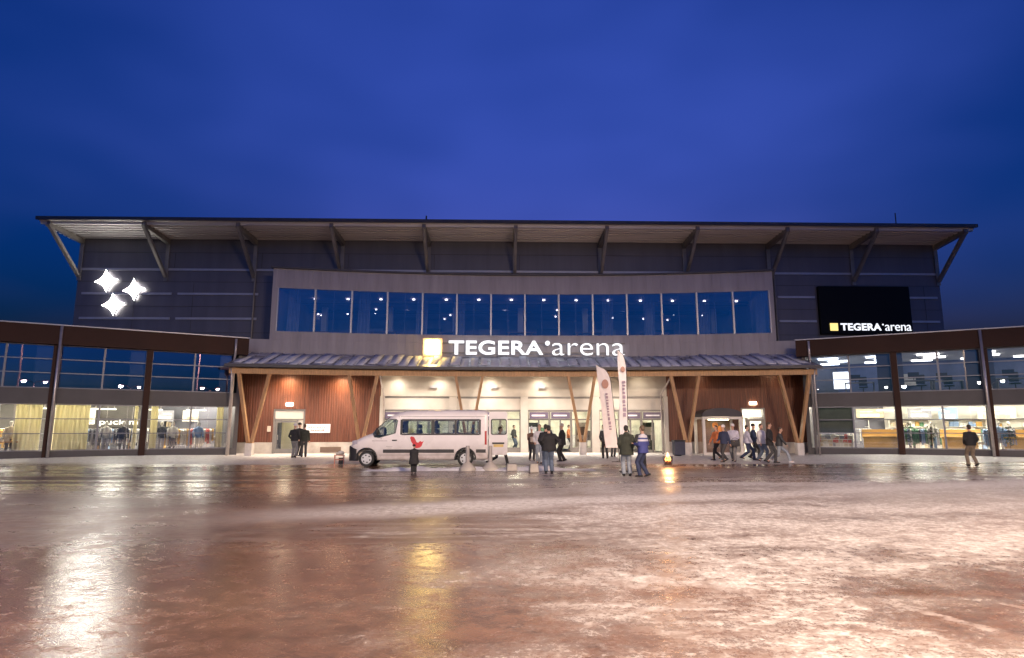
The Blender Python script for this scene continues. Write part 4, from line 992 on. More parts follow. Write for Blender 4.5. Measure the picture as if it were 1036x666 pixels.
def van_shell(inset, x0, x1):
    b = MB(); xs = sorted(set([x0, x1]+[q[0] for q in VT if x0 < q[0] < x1]+[x0+(x1-x0)*i/40 for i in range(1, 40)])); rows = []
    for x in xs:
        h = van_ring(x, inset); ring = [(x, -y, z) for y, z in h]+[(x, y, z) for y, z in h[-2:0:-1]]
        rows.append([b.bm.verts.new(p) for p in ring])
    n = len(rows[0])
    for p, q in zip(rows, rows[1:]):
        for k in range(n): b.bm.faces.new((p[k], p[(k+1) % n], q[(k+1) % n], q[k]))
    b.bm.faces.new(rows[0][::-1]); b.bm.faces.new(rows[-1]); return b
def rrect(x0, x1, z0, z1, r, n=5):
    out_ = []
    for cx, cz, a0 in ((x1-r, z1-r, 0), (x0+r, z1-r, 90), (x0+r, z0+r, 180), (x1-r, z0+r, 270)):
        for k in range(n+1):
            a = R(a0+90*k/n); out_.append((cx+r*math.cos(a), cz+r*math.sin(a)))
    return out_
DOORWIN = [(1.04, 1.47), (1.09, 1.31), (1.30, 1.28), (1.98, 1.47), (2.06, 1.98), (2.0, 2.04), (1.74, 2.04), (1.5, 1.92), (1.15, 1.62)]
PASSWIN = [(2.29, 3.57), (3.70, 4.60), (4.68, 5.68)]
def van():
    r = empty('minibus', (0, 0, 0), 0, 'white high roof minibus with red bird emblem and its rear door swung open', 'minibus'); r['_local'] = 1
    paint = mat('white_van_paint', (.74, .70, .71), .28, 0, .04, 1, spec=.5, rvar=.06)
    t = paint.node_tree; bs = t.nodes['Principled BSDF']; src = bs.inputs['Base Color'].links[0].from_socket
    cc = N(t, 'ShaderNodeTexCoord'); sp = N(t, 'ShaderNodeSeparateXYZ'); nn = N(t, 'ShaderNodeTexNoise'); nn.inputs['Scale'].default_value = 3.5; nn.inputs['Detail'].default_value = 8
    t.links.new(cc.outputs['Object'], sp.inputs[0]); t.links.new(cc.outputs['Object'], nn.inputs['Vector'])
    m1 = N(t, 'ShaderNodeMapRange'); m1.inputs[1].default_value = 1.15; m1.inputs[2].default_value = .3; m1.inputs[3].default_value = 0; m1.inputs[4].default_value = 1.1
    m2 = N(t, 'ShaderNodeMath', operation='MULTIPLY'); mx = N(t, 'ShaderNodeMix', data_type='RGBA'); mx.inputs[7].default_value = (.26, .20, .17, 1); m2.use_clamp = True
    t.links.new(sp.outputs[2], m1.inputs[0]); t.links.new(m1.outputs[0], m2.inputs[0]); t.links.new(nn.outputs['Fac'], m2.inputs[1]); t.links.new(m2.outputs[0], mx.inputs[0])
    t.links.new(src, mx.inputs[6]); t.links.new(mx.outputs[2], bs.inputs['Base Color'])
    trim = mat('black_van_trim', (.022, .02, .022), .5)
    body = van_shell(0, 0, 6.07).build('body', paint, r)
    cut = [van_shell(.05, .95, 6.03).build('cut', paint)]
    cut.append(MB().prism(DOORWIN, -1.3, 1.3).build('cut', paint))
    for a, c in PASSWIN: cut.append(MB().prism(rrect(a, c, 1.44, 2.0, .07), -1.3, 1.3).build('cut', paint))
    cut.append(MB().box(5.9, 6.3, -.88, .02, .45, 2.28).build('cut', paint))
    for x in (.76, 5.08): 
        b = MB(); b.tube([(x, -1.3, .36), (x, -.62, .36)], .43, 28).tube([(x, .62, .36), (x, 1.3, .36)], .43, 28); cut.append(b.build('cut', paint))
    cut.append(MB().hexa([(1.02, -.86, 1.50), (1.02, .86, 1.50), (1.12, .86, 1.45), (1.12, -.86, 1.45), (1.66, -.74, 2.18), (1.66, .74, 2.18), (1.80, .74, 2.10), (1.80, -.74, 2.10)]).build('cut', paint))
    for c in cut:
        m = body.modifiers.new('cut', 'BOOLEAN'); m.object = c; m.operation = 'DIFFERENCE'; m.solver = 'EXACT'
    bpy.context.view_layer.update()
    me = bpy.data.meshes.new_from_object(body.evaluated_get(bpy.context.evaluated_depsgraph_get()))
    body.modifiers.clear(); body.data = me
    for p in me.polygons: p.use_smooth = True
    me.set_sharp_from_angle(angle=R(32))
    for c in cut: bpy.data.objects.remove(c)
    print('VAN verts', len(me.vertices))
    # glazing, both sides
    for s_ in (-1, 1):
        yw = lambda z, o_=0: s_*(side_w(z, 1.0)+o_)
        sf = lambda a, bb, d: (a, s_*(side_w(bb, 1.0)+d), bb)
        fr = MB(); outer = rrect(2.2, 5.76, 1.37, 2.07, .1, 6)
        # black band round the three panes as bars following the side
        for (z0, z1) in ((1.37, 1.44), (2.0, 2.07)):
            fr.sweep([(.002, z0), (.008, z0), (.008, z1), (.002, z1)], [2.26, 5.70], lambda u, d, z: sf(u, z, d))
        for x0, x1 in ((2.2, 2.30), (3.56, 3.71), (4.59, 4.69), (5.67, 5.76)):
            fr.sweep([(.003, 1.39), (.009, 1.39), (.009, 2.05), (.003, 2.05)], [x0, x1], lambda u, d, z: sf(u, z, d))
        bd = fr.build('window_band', trim, r)
        for a, c in PASSWIN:
            b = MB(); b.prism([(a-.005, 1.435), (c+.005, 1.435), (c+.005, 2.005), (a-.005, 2.005)], -.012, -.006, sf); b.build('pane', M_vanglass, bd)
        b = MB(); n_ = len(DOORWIN)
        cx, cz = sum(q[0] for q in DOORWIN)/n_, sum(q[1] for q in DOORWIN)/n_
        big = [(cx+(a-cx)*1.06, cz+(c-cz)*1.09) for a, c in DOORWIN]
        for k in range(n_):
            p, q, P_, Q_ = DOORWIN[k], DOORWIN[(k+1) % n_], big[k], big[(k+1) % n_]
            b.hexa([sf(*p, .002), sf(*q, .002), sf(*Q_, .002), sf(*P_, .002), sf(*p, .008), sf(*q, .008), sf(*Q_, .008), sf(*P_, .008)])
        dw = b.build('door_window', trim, r)
        MB().prism(DOORWIN, -.02, -.014, sf).build('pane', M_vanglass, dw)
        # side moulding, sill, door seams, handle, mirror
        MB().sweep([(.002, .60), (.028, .615), (.028, .735), (.002, .75)], [1.48, 4.58], lambda u, d, z: sf(u, z, d)).build('side_moulding', trim, r)
        MB().sweep([(.002, .60), (.028, .615), (.028, .735), (.002, .75)], [5.55, 5.98], lambda u, d, z: sf(u, z, d)).build('side_moulding', trim, r)
        sm = MB()
        for x in (2.12, 1.36) if s_ < 0 else (2.12, 1.36, 3.6):
            sm.sweep([(.0005, .45), (.002, .45), (.002, 1.25 if x < 2 else 2.2), (.0005, 1.25 if x < 2 else 2.2)], [x, x+.026], lambda u, d, z: sf(u, z, d))
        sm.sweep([(.0005, 2.17), (.003, 2.17), (.003, 2.19), (.0005, 2.19)], [2.2, 5.95], lambda u, d, z: sf(u, z, d)).sweep([(.0005, .5), (.002, .5), (.002, .52), (.0005, .52)], [1.3, 4.6], lambda u, d, z: sf(u, z, d))
        sm.build('door_seam', mat('seam', (.25, .23, .23), .6), r)
        MB().sweep([(.002, 1.12), (.03, 1.12), (.03, 1.17), (.002, 1.17)], [1.86, 2.07], lambda u, d, z: sf(u, z, d)).build('door_handle', trim, r)
        mr = MB(); mr.ell((1.22, s_*1.16, 1.52), (.06, .11, .17)); mr.bar((1.2, s_*.97, 1.38), (1.22, s_*1.12, 1.45), .05, .06); mr.build('wing_mirror', trim, r, True)
        hl = MB(); hl.sweep([(.0, .92), (.0, 1.0), (.02, 1.12), (.02, .95)], [.10, .2, .34], lambda u, d, z: (u+.0, s_*(lerp_tab(VT, u)[2]-.01+d), z+.18*(u-.1))); hl.build('headlight', mat('headlight_glass', (.55, .52, .60), .12, .2), r)
        tl = MB(); tl.sweep([(.0, .95), (.012, .95), (.012, 1.55), (.0, 1.55)], [5.93, 6.02], lambda u, d, z: (u, s_*(lerp_tab(VT, u)[2]-.085*max(0, (z-1.15)/1.3)**1.6+.004+d), z)); tl.build('tail_light', mat('red_lens', (.35, .02, .02), .2), r)
        # wheels
        for x in (.76, 5.08):
            y0 = s_*.74; y1 = s_*.965
            b = MB(); prof = [(y0, .24), (y0+s_*.01, .325), (y0+s_*.05, .345), (y1-s_*.05, .345), (y1-s_*.005, .325), (y1, .24)]
            rows = [[b.bm.verts.new((x+q*math.cos(k*math.pi/16), y, .345+q*math.sin(k*math.pi/16))) for k in range(32)] for y, q in prof]
            for p, q in zip(rows, rows[1:]):
                for k in range(32): b.bm.faces.new((p[k], p[(k+1) % 32], q[(k+1) % 32], q[k]))
            b.bm.faces.new(rows[0]); b.bm.faces.new(rows[-1][::-1])
            wl = b.build('wheel', M_dark, r, 40)
            ar = MB(); pts = [(x+.445*math.cos(R(-8+196*k/20)), s_*1.0, .36+.445*math.sin(R(-8+196*k/20))) for k in range(21)]
            ar.tube(pts, [(.035, .02)]*21, 8); ar.build('arch_trim', trim, r, True)
            b = MB(); b.tube([(x, y1-s_*.01, .345), (x, y1+s_*.004, .345)], .225, 32)
            for k in range(6):
                a = k*math.pi/3+.2; b.bar((x+.05*math.cos(a), y1+s_*.012, .345+.05*math.sin(a)), (x+.215*math.cos(a), y1+s_*.008, .345+.215*math.sin(a)), .085, .02, (0, 1, 0))
            b.tube([(x, y1, .345), (x, y1+s_*.03, .345)], .06, 16); b.build('hubcap', mat('silver_hubcap', (.55, .54, .54), .3, .6), wl)
            b = MB()
            for k in range(6):
                a = k*math.pi/3+.2+math.pi/6; b.tube([(x+.155*math.cos(a), y1, .345+.155*math.sin(a)), (x+.155*math.cos(a), y1+s_*.006, .345+.155*math.sin(a))], .035, 8)
            b.build('hubcap_hole', M_dark, wl)
    bp = MB(); rows = []
    for x, y in [(-.045, 0), (-.045, .74), (.02, .90), (.13, .975), (.28, 1.015), (.33, 1.02)]: rows.append((x, y))
    line = [(x, -y) for x, y in rows[::-1]]+rows[1:]
    vs = [[bp.bm.verts.new((x, y, z)) for x, y in line] for z in (.26, .90)]; vi = [[bp.bm.verts.new((x+.08, y*.93, z)) for x, y in line] for z in (.26, .90)]
    for row in (vs[1], vi[1]):
        for v in row: v.co.z -= .45*max(0, v.co.x)
    for k in range(len(line)-1):
        for a, c in ((vs[0], vs[1]), (vs[1], vi[1]), (vi[1], vi[0]), (vi[0], vs[0])): bp.bm.faces.new((a[k], a[k+1], c[k+1], c[k]))
    bp.build('front_bumper', trim, r, 40)
    MB().box(-.012, .04, -.5, .5, .75, .88).build('grille', trim, r)
    MB().box(6.04, 6.16, -.9, .9, .36, .52).build('rear_bumper', trim, r, bevel=.02)
    MB().hexa([(1.0, -.87, 1.515), (1.0, .87, 1.515), (1.015, .87, 1.505), (1.015, -.87, 1.505), (1.68, -.75, 2.16), (1.68, .75, 2.16), (1.695, .75, 2.15), (1.695, -.75, 2.15)]).build('windscreen', M_vanglass, r)
    MB().box(6.03, 6.08, .03, .9, .5, 2.26).build('rear_door', paint, r, bevel=.02)
    # opened rear door, swung out flush with the side
    d = MB(); px = rrect(6.12, 6.94, .50, 2.40, .10); hole = rrect(6.24, 6.87, 1.42, 2.04, .08); n = len(px)
    for y in (-.985, -.935):
        A_ = [d.bm.verts.new((a, y, z)) for a, z in px]; B_ = [d.bm.verts.new((a, y, z)) for a, z in hole]
        for k in range(n): d.bm.faces.new((A_[k], A_[(k+1) % n], B_[(k+1) % n], B_[k]))
        if y < -.95: F_ = (A_, B_)
        else:
            for k in range(n):
                d.bm.faces.new((F_[0][k], F_[0][(k+1) % n], A_[(k+1) % n], A_[k])); d.bm.faces.new((F_[1][k], F_[1][(k+1) % n], B_[(k+1) % n], B_[k]))
    od = d.build('rear_door', paint, r, 35); od['label'] = 'rear door swung open beside the van'
    b = MB(); 
    for k in range(n):
        p, q = hole[k], hole[(k+1) % n]; cxx, czz = 6.555, 1.73
        P_ = (p[0]+(p[0]-cxx)*.13, p[1]+(p[1]-czz)*.13); Q_ = (q[0]+(q[0]-cxx)*.13, q[1]+(q[1]-czz)*.13)
        b.hexa([(p[0], -.993, p[1]), (q[0], -.993, q[1]), (Q_[0], -.993, Q_[1]), (P_[0], -.993, P_[1]), (p[0], -.987, p[1]), (q[0], -.987, q[1]), (Q_[0], -.987, Q_[1]), (P_[0], -.987, P_[1])])
    b.build('window_seal', trim, od)
    MB().box(6.24, 6.87, -.965, -.955, 1.42, 2.04).build('pane', M_vanglass, od)
    MB().box(6.26, 6.8, -1.01, -.987, .98, 1.05).build('door_bar', trim, od)
    MB().box(6.32, 6.76, -.997, -.987, .85, .965).build('number_plate', mat('yellow_plate', (.62, .45, .16), .5), od)
    # cabin
    fl = MB().box(.95, 6.0, -.9, .9, .52, .58).build('cabin_floor', trim, r)
    seatm = mat('grey_seat_cloth', (.10, .11, .14), .85)
    for x in (1.9, 2.75, 3.55, 4.35, 5.2):
        for y in (-.62, -.2, .55) if x > 2 else (-.5, .5):
            b = MB(); b.box(x-.24, x+.24, y-.21, y+.21, .95, 1.07).box(x+.14, x+.26, y-.21, y+.21, 1.075, 1.62).box(x+.16, x+.25, y-.12, y+.12, 1.66, 1.84).box(x-.1, x+.1, y-.1, y+.1, .585, .945)
            b.build('seat', seatm, r, bevel=.03)
    MB().box(1.05, 1.4, -.85, .85, 1.05, 1.36).build('dashboard', trim, r, bevel=.04)
    # red bird emblem and faint small lettering
    Z = lambda px, py: ((px/8.32+340-352)*.0446, (473-(py/8.32+405))*.0446)
    bird = [Z(*q) for q in ((592, 330), (604, 320), (626, 327), (640, 352), (645, 366), (660, 372), (676, 358), (690, 366), (706, 356), (697, 376), (688, 400), (672, 412), (648, 416), (628, 410), (612, 394), (616, 380), (604, 366))]
    sf = lambda a, bb, d: (a, -(side_w(bb, 1.0)+d), bb)
    MB().prism(bird, .001, .004, sf).build('emblem', mat('red_emblem', (.55, .03, .04), .5), r)
    tx = MB(); rr_ = random.Random(2)
    for z, x0, x1, h in ((1.105, .98, 1.62, .035), (.86, 1.62, 1.85, .03), (.80, 1.68, 1.82, .03)):
        x = x0
        while x < x1: tx.prism([(x, z), (x+.03, z), (x+.03, z+h*rr_.uniform(.6, 1)), (x, z+h)], .001, .003, sf); x += .045
    tx.build('small_lettering', mat('grey_print', (.35, .30, .32), .5), r)
    g = G(369, 472.6); r.location = (-6.42, g.y+1.0, gz(-3, 28)-.0); r.rotation_euler.z = R(.8)
van()

# ------------------------------------------------------------------ people
M_skin = mat('skin', (.50, .30, .22), .55, 0, .06, 6); M_eye = mat('eye_dark', (.03, .02, .02), .3); M_lip = mat('lip', (.36, .15, .13), .5)
def remesh(b, voxel, name, ms, parent, sm=4, post=None):
    o = b.build(name, ms, parent)
    m = o.modifiers.new('r', 'REMESH'); m.mode = 'VOXEL'; m.voxel_size = voxel; m.use_smooth_shade = True
    s_ = o.modifiers.new('s', 'SMOOTH'); s_.iterations = sm; s_.factor = .5
    bpy.context.view_layer.update()
    me = bpy.data.meshes.new_from_object(o.evaluated_get(bpy.context.evaluated_depsgraph_get()))
    old = o.data; o.modifiers.clear(); o.data = me; bpy.data.meshes.remove(old)
    if not me.materials:
        for q in (ms if isinstance(ms, (list, tuple)) else [ms]): me.materials.append(q)
    if post: post(me)
    for p in me.polygons: p.use_smooth = True
    return o
def ik(a, c, l1, l2, bend):
    a, c, bend = Vector(a), Vector(c), Vector(bend); d = c-a; L_ = min(d.length, (l1+l2)*.999); d.normalize()
    c = a+d*L_; t = (l1*l1-l2*l2+L_*L_)/(2*L_); h = math.sqrt(max(0, l1*l1-t*t)); bb = (bend-d*bend.dot(d)).normalized()
    return a+d*t+bb*h, c
CL = lambda n, c, v=.25: mat('wear_'+n, c, .85, 0, v, 7, .35, 45)
WEAR = dict(black=(.018, .018, .021), navy=(.03, .04, .09), darkgreen=(.035, .04, .03), grey=(.16, .16, .17), jeans=(.10, .13, .19), paleJeans=(.26, .29, .34), khaki=(.20, .16, .12), orange=(.62, .20, .07), white=(.66, .63, .66), lilac=(.52, .50, .60), charcoal=(.05, .05, .055), beige=(.45, .38, .33), brown=(.14, .08, .06))
def jersey_mat():
    m = mat('wear_jersey', (.60, .58, .64), .8, 0, .1, 5, .3, 40)
    t = m.node_tree; b = t.nodes['Principled BSDF']
    if 'done' in m: return m
    c = N(t, 'ShaderNodeTexCoord'); s_ = N(t, 'ShaderNodeSeparateXYZ'); t.links.new(c.outputs['Object'], s_.inputs[0])
    r = N(t, 'ShaderNodeValToRGB'); r.color_ramp.interpolation = 'CONSTANT'
    e = r.color_ramp.elements; e[0].position = 0; e[0].color = (.05, .06, .22, 1); e[1].position = .88; e[1].color = (.55, .54, .60, 1)
    for p, cc in ((.93, (.05, .06, .22, 1)), (.97, (.60, .58, .64, 1)), (1.08/1.0-.05, (.05, .06, .22, 1))): 
        if p < 1: q = e.new(p); q.color = cc
    mm = N(t, 'ShaderNodeMath', operation='MULTIPLY'); mm.inputs[1].default_value = .72; t.links.new(s_.outputs[2], mm.inputs[0])
    t.links.new(mm.outputs[0], r.inputs[0]); t.links.new(r.outputs[0], b.inputs['Base Color']); m['done'] = 1
    e[0].position = 0.0
    return m
def person(px, py, rz, label, H=1.75, stride=0., top='black', legs='charcoal', hat=None, hair=(.05, .035, .025), arms='down', coat=.0, build=1.0, lean=0., lead=1, group=None, headturn=0., bulky=1., skirt=False, hood=False, shoes='black', X=None, dy=0):
    g = G(px, py) if X is None else Vector((X[0], X[1], gz(*X))); g = g+Vector((0, dy, 0)); g.z = gz(g.x, g.y)
    r = empty('person', g, R(rz), label, 'person', group); r['_local'] = 1
    k = H/1.75; S = lambda v: Vector(v)*k
    hipz = .90; sp = stride
    if sp: hipz = min(.90, math.sqrt(max(.1, .872**2-(sp*.5)**2))+.055)
    fx = .10*build
    feet = {1: Vector((fx, -sp*.5*lead, .085)), -1: Vector((-fx, sp*.5*lead, .085))}
    for s_ in (1, -1):
        if sp and feet[s_].y > 0: feet[s_].z = .085+.10*min(1, sp/.7)
    pel = Vector((0, 0, hipz)); ch = pel+Vector((0, -lean*.30, .40)); sh = pel+Vector((0, -lean*.45, .535)); nk = sh+Vector((0, -lean*.05-.005, .06)); hd = nk+Vector((0, -.015-lean*.12, .165))
    legp = {}
    for s_ in (1, -1):
        hip = pel+Vector((s_*.085*build, 0, -.02)); kn, an = ik(hip, feet[s_], .435, .425, (s_*.04, -1, 0)); legp[s_] = (hip, kn, an)
    armp = {}
    for s_ in (1, -1):
        sd = sh+Vector((s_*.185*build, 0, -.035))
        a = arms if isinstance(arms, str) else arms[0 if s_ > 0 else 1]
        if a == 'down': hnd = sd+Vector((s_*.09, -.05+(-s_*lead*-sp*.35 if sp else 0), -.56))
        elif a == 'pocket': hnd = pel+Vector((s_*.20, -.13, .06))
        elif a == 'front': hnd = pel+Vector((s_*.07, -.30, .24))
        elif a == 'phone': hnd = sh+Vector((s_*.05, -.30, -.02))
        elif a == 'carry': hnd = pel+Vector((s_*.17, -.28, .10))
        elif a == 'hips': hnd = pel+Vector((s_*.23, -.02, .18))
        elif a == 'reach': hnd = sh+Vector((s_*.10, -.42, -.22))
        el, hnd = ik(sd, hnd, .29, .27, (s_*.5, .8, -.2)); armp[s_] = (sd, el, hnd)
    hm = Matrix.Translation(hd) @ Matrix.Rotation(R(headturn), 4, 'Z')
    h = lambda x, y, z: S(hm @ Vector((x, y, z)))
    # --- body
    b = MB()
    b.tube([S(pel+Vector((0, 0, -.10))), S(pel), S(pel+Vector((0, 0, .16))), S(ch), S(sh+Vector((0, 0, -.06))), S(sh+Vector((0, 0, .015)))], [(.10*k, .09*k), (.16*k*build, .11*k), (.13*k*build, .09*k), (.16*k*build, .115*k), (.17*k*build, .10*k), (.07*k, .06*k)], 14)
    b.tube([S(sh+Vector((0, .0, -.03))), S(nk), S(hd+Vector((0, .01, -.05)))], [.062*k, .055*k, .05*k], 12)
    b.ell(h(0, .008, .03), (.074*k, .094*k, .10*k)); b.ell(h(0, -.02, -.045), (.056*k, .066*k, .068*k))
    b.tube([h(0, -.082, .02), h(0, -.108, -.018), h(0, -.09, -.026)], [.009*k, .014*k, .011*k], 8)
    for s_ in (1, -1): b.ell(h(s_*.076, .012, -.002), (.010*k, .018*k, .03*k))
    for s_ in (1, -1):
        hip, kn, an = legp[s_]
        b.tube([S(hip), S(hip.lerp(kn, .5)), S(kn), S(kn.lerp(an, .35)), S(an)], [.082*k, .068*k, .05*k, .05*k, .036*k], 10)
        b.tube([S(an), S(an+Vector((0, -.09, -.05))), S(an+Vector((0, -.15, -.06)))], [.036*k, .032*k, .022*k], 8)
        sd, el, hn = armp[s_]
        b.tube([S(sd), S(sd.lerp(el, .5)), S(el), S(el.lerp(hn, .3)), S(hn)], [.05*k, .043*k, .036*k, .036*k, .026*k], 10)
        d = (hn-el).normalized(); sv = d.cross(Vector((0, 1, 0)) if abs(d.y) < .8 else Vector((0, 0, 1))).normalized(); nv = sv.cross(d)
        b.tube([S(hn), S(hn+d*.045), S(hn+d*.085)], [(.024*k, .02*k), (.036*k, .02*k), (.034*k, .017*k)], 10)
        for q, ln in ((-.027, .062), (-.009, .074), (.009, .07), (.027, .054)):
            p = hn+d*.075+sv*q; b.tube([S(p), S(p+d*ln*.55+nv*.006), S(p+d*ln*.8+nv*.03)], [.0105*k, .0098*k, .0085*k], 6)
        p = hn+d*.03+sv*-.028*s_; b.tube([S(p), S(p+d*.03-sv*.025*s_+nv*.01), S(p+d*.06-sv*.03*s_+nv*.02)], [.0125*k, .0115*k, .0095*k], 6)
    def face(me):
        me.materials.append(M_eye); me.materials.append(M_lip); q = bmesh.new(); q.from_mesh(me)
        for s_ in (1, -1):
            gg = bmesh.ops.create_uvsphere(q, u_segments=8, v_segments=6, radius=.010*k, matrix=Matrix.Translation(h(s_*.031, -.078, .022)))
            for v in gg['verts']:
                for f in v.link_faces: f.material_index = 1
        gg = bmesh.ops.create_uvsphere(q, u_segments=8, v_segments=6, radius=1, matrix=Matrix.Translation(h(0, -.079, -.058)) @ Matrix.Diagonal((.022*k, .008*k, .006*k, 1)))
        for v in gg['verts']:
            for f in v.link_faces: f.material_index = 2
        q.to_mesh(me); q.free()
    remesh(b, .0105, 'body', M_skin, r, 2, face)
    # --- trousers
    b = MB()
    b.tube([S(pel+Vector((0, 0, .10))), S(pel+Vector((0, 0, 0))), S(pel+Vector((0, 0, -.09)))], [(.15*k*build, .112*k), (.172*k*build, .128*k), (.14*k*build, .115*k)], 16)
    for s_ in (1, -1):
        hip, kn, an = legp[s_]; end = an+(kn-an).normalized()*.0
        b.tube([S(hip+Vector((0, 0, .02))), S(hip.lerp(kn, .45)), S(kn), S(kn.lerp(an, .5)), S(an+Vector((0, 0, -.03)))], [.102*k*bulky, .088*k*bulky, .070*k*bulky, .070*k*bulky, .066*k*bulky], 12)
    remesh(b, .014, 'trousers', CL(legs, WEAR[legs]), r)
    # --- jacket
    jm = jersey_mat() if top == 'jersey' else CL(top, WEAR[top])
    b = MB(); lo = pel+Vector((0, 0, -.02-coat))
    b.tube([S(lo), S(pel+Vector((0, 0, .06))), S(pel.lerp(ch, .45)), S(ch), S(sh+Vector((0, 0, -.075))), S(sh+Vector((0, 0, .0))), S(nk+Vector((0, 0, -.005)))],
           [((.205+coat*.12)*k*build*bulky, (.16+coat*.1)*k*bulky), (.20*k*build*bulky, .155*k*bulky), (.185*k*build*bulky, .145*k*bulky), (.20*k*build*bulky, .15*k*bulky), (.205*k*build*bulky, .13*k*bulky), (.13*k*build, .10*k), (.078*k, .075*k)], 18)
    for s_ in (1, -1):
        sd, el, hn = armp[s_]; b.tube([S(sd+Vector((-s_*.06, 0, .0))), S(sd), S(sd.lerp(el, .5)), S(el), S(el.lerp(hn, .5)), S(hn-(hn-el).normalized()*.01)], [.075*k*bulky, .078*k*bulky, .068*k*bulky, .060*k*bulky, .055*k*bulky, .044*k*bulky], 12)
    if hood: b.ell(S(nk+Vector((0, .085, -.03))), (.12*k, .075*k, .10*k))
    remesh(b, .014, 'jacket', jm, r, 5)
    # --- shoes
    for s_ in (1, -1):
        hip, kn, an = legp[s_]; tilt = .35 if (sp and feet[s_].y > 0) else 0
        b = MB(); rot = Matrix.Rotation(tilt, 3, 'X'); b2 = [(.09, .035, .06), (.03, .044, .075), (-.06, .046, .062), (-.14, .044, .045), (-.185, .03, .03)]
        pts = []; rad = []
        for y, w_, hh in b2:
            q = rot @ Vector((0, y, -.085+hh*.52)); pts.append(S(an+q)); rad.append((w_*k, hh*.55*k))
        b.tube(pts, rad, 12); b.build('shoe', CL('shoe_'+shoes, WEAR[shoes]), r, True)
    # --- hair / hat
    b = MB()
    if hat:
        b.ell(h(0, .012, .065), (.090*k, .108*k, .088*k)); b.tube([h(0, .008, .018), h(0, .01, .055)], [(.088*k, .106*k), (.094*k, .112*k)], 16)
        if hat[1] == 'bobble': b.ell(h(0, .03, .168), (.036*k,)*3)
        if hat[1] == 'cap': b.ell(h(0, -.12, .048), (.065*k, .06*k, .012*k))
        b.build('hat', CL('hat_'+hat[0], WEAR[hat[0]]), r, True)
    else:
        b.ell(h(0, .022, .052), (.081*k, .096*k, .092*k)); b.ell(h(0, .052, .0), (.074*k, .062*k, .075*k))
        b.build('hair', mat('hair_%d' % int(hair[0]*1000), hair, .6, 0, .3, 20, .4, 60), r, True)
    return r
def bag(pr_, off, label, col, sz=(.18, .1, .16), strap=None):
    M = pr_.matrix_basis; p = M @ Vector(off); b = MB(); x, y, z = sz
    b.sweep([(-y*.8, -z), (y*.8, -z), (y, -z*.6), (y*.8, z), (-y*.8, z), (-y, -z*.6)], [-x, -x*.8, x*.8, x], lambda u, d, q: (u, d, q))
    r = empty('bag', p, pr_.rotation_euler.z, label, 'bag'); r['_local'] = 1
    b.build('pouch', CL('bag_'+col, WEAR[col]), r, 40, .02)
    b = MB(); n = 10; b.tube([(x*.8*math.cos(math.pi*k/n), 0, z*.9+(strap or .12)*math.sin(math.pi*k/n)) for k in range(n+1)], .010, 6); b.build('strap', M_dark, r, True)
PG1 = 'people in black at the left door'; PG2 = 'people in front of the entrance'; PG3 = 'supporters walking right of the entrance'
bpy.context.view_layer.update()
person(297, 463.2, 175, 'person in dark jacket, grey trousers and pale cap by the left service door', 1.78, .12, 'black', 'grey', ('white', 'cap'), arms='pocket', group=PG1)
person(307, 462.6, 200, 'person in dark green jacket and dark trousers in front of the white notice board', 1.76, .1, 'darkgreen', 'charcoal', arms=('front', 'down'), hair=(.10, .06, .04), group=PG1)
person(301.5, 461.4, 160, 'person in black cap half hidden behind two others at left door', 1.84, 0, 'black', 'black', ('black', 'cap'), arms='pocket', group=PG1)
person(418.5, 478.5, 190, 'small child in bulky black coat below the red bird on the van', 1.04, .0, 'black', 'black', ('black', 'beanie'), arms='front', coat=.34, bulky=1.4, hood=True, shoes='black')
p = person(510, 472, 70, 'person in black walking behind the open rear door of the van', 1.78, .85, 'black', 'black', hair=(.04, .03, .02), arms=('front', 'front'), lean=.16, X=(.12, 28.75))
p = person(538, 466, 10, 'child in pale bobble hat and brown jacket left of the white jacket', 1.62, .1, 'brown', 'charcoal', ('white', 'bobble'), arms='front', group=PG2)
bag(p, (0, -.30, 1.05), 'pale bag held in front by the child in brown jacket', 'beige', (.15, .08, .13))
person(546, 469, -15, 'person in white winter jacket and pale jeans facing the square', 1.78, .15, 'white', 'paleJeans', hair=(.20, .13, .07), arms=('front', 'pocket'), group=PG2, bulky=1.1)
person(555.5, 478.5, 183, 'large person in black jacket and blue jeans seen from behind in front of the doors', 1.74, .0, 'black', 'jeans', hair=(.02, .018, .016), arms='hips', build=1.15, bulky=1.22, coat=.05, group=PG2)
person(561, 475.5, 170, 'person in black standing close behind the right shoulder of the large man', 1.80, .1, 'black', 'jeans', hair=(.03, .025, .02), arms='pocket', group=PG2, X=(2.12, 26.6))
p = person(569, 467, 250, 'person all in black with shoulder bag turned sideways in front of the middle doors', 1.80, .15, 'black', 'black', ('beige', 'beanie'), arms='front', coat=.1, bulky=1.1, group=PG2)
bag(p, (.23, -.05, .95), 'dark shoulder bag on the person all in black', 'charcoal', (.12, .08, .15), .3)
person(612.5, 464, 180, 'person in dark clothes half hidden behind the shorter feather flag', 1.74, .2, 'charcoal', 'black', arms='pocket', group=PG2)
person(621, 465.5, 150, 'person in black jacket between the two feather flags', 1.72, .1, 'black', 'charcoal', arms='pocket', group=PG2, X=(6.55, 35.2))
person(634.5, 481.5, 178, 'person in dark parka and grey jeans seen from behind under the taller flag', 1.74, .06, 'darkgreen', 'paleJeans', hair=(.02, .018, .015), arms='pocket', coat=.14, build=1.05, bulky=1.15, group=PG2, hood=True)
person(651.5, 482.5, 235, 'person in blue and white hockey jersey and navy trousers beside the dark parka', 1.74, .2, 'jersey', 'navy', hair=(.12, .08, .05), arms=('front', 'pocket'), group=PG2, headturn=-30, bulky=1.1, coat=.06)
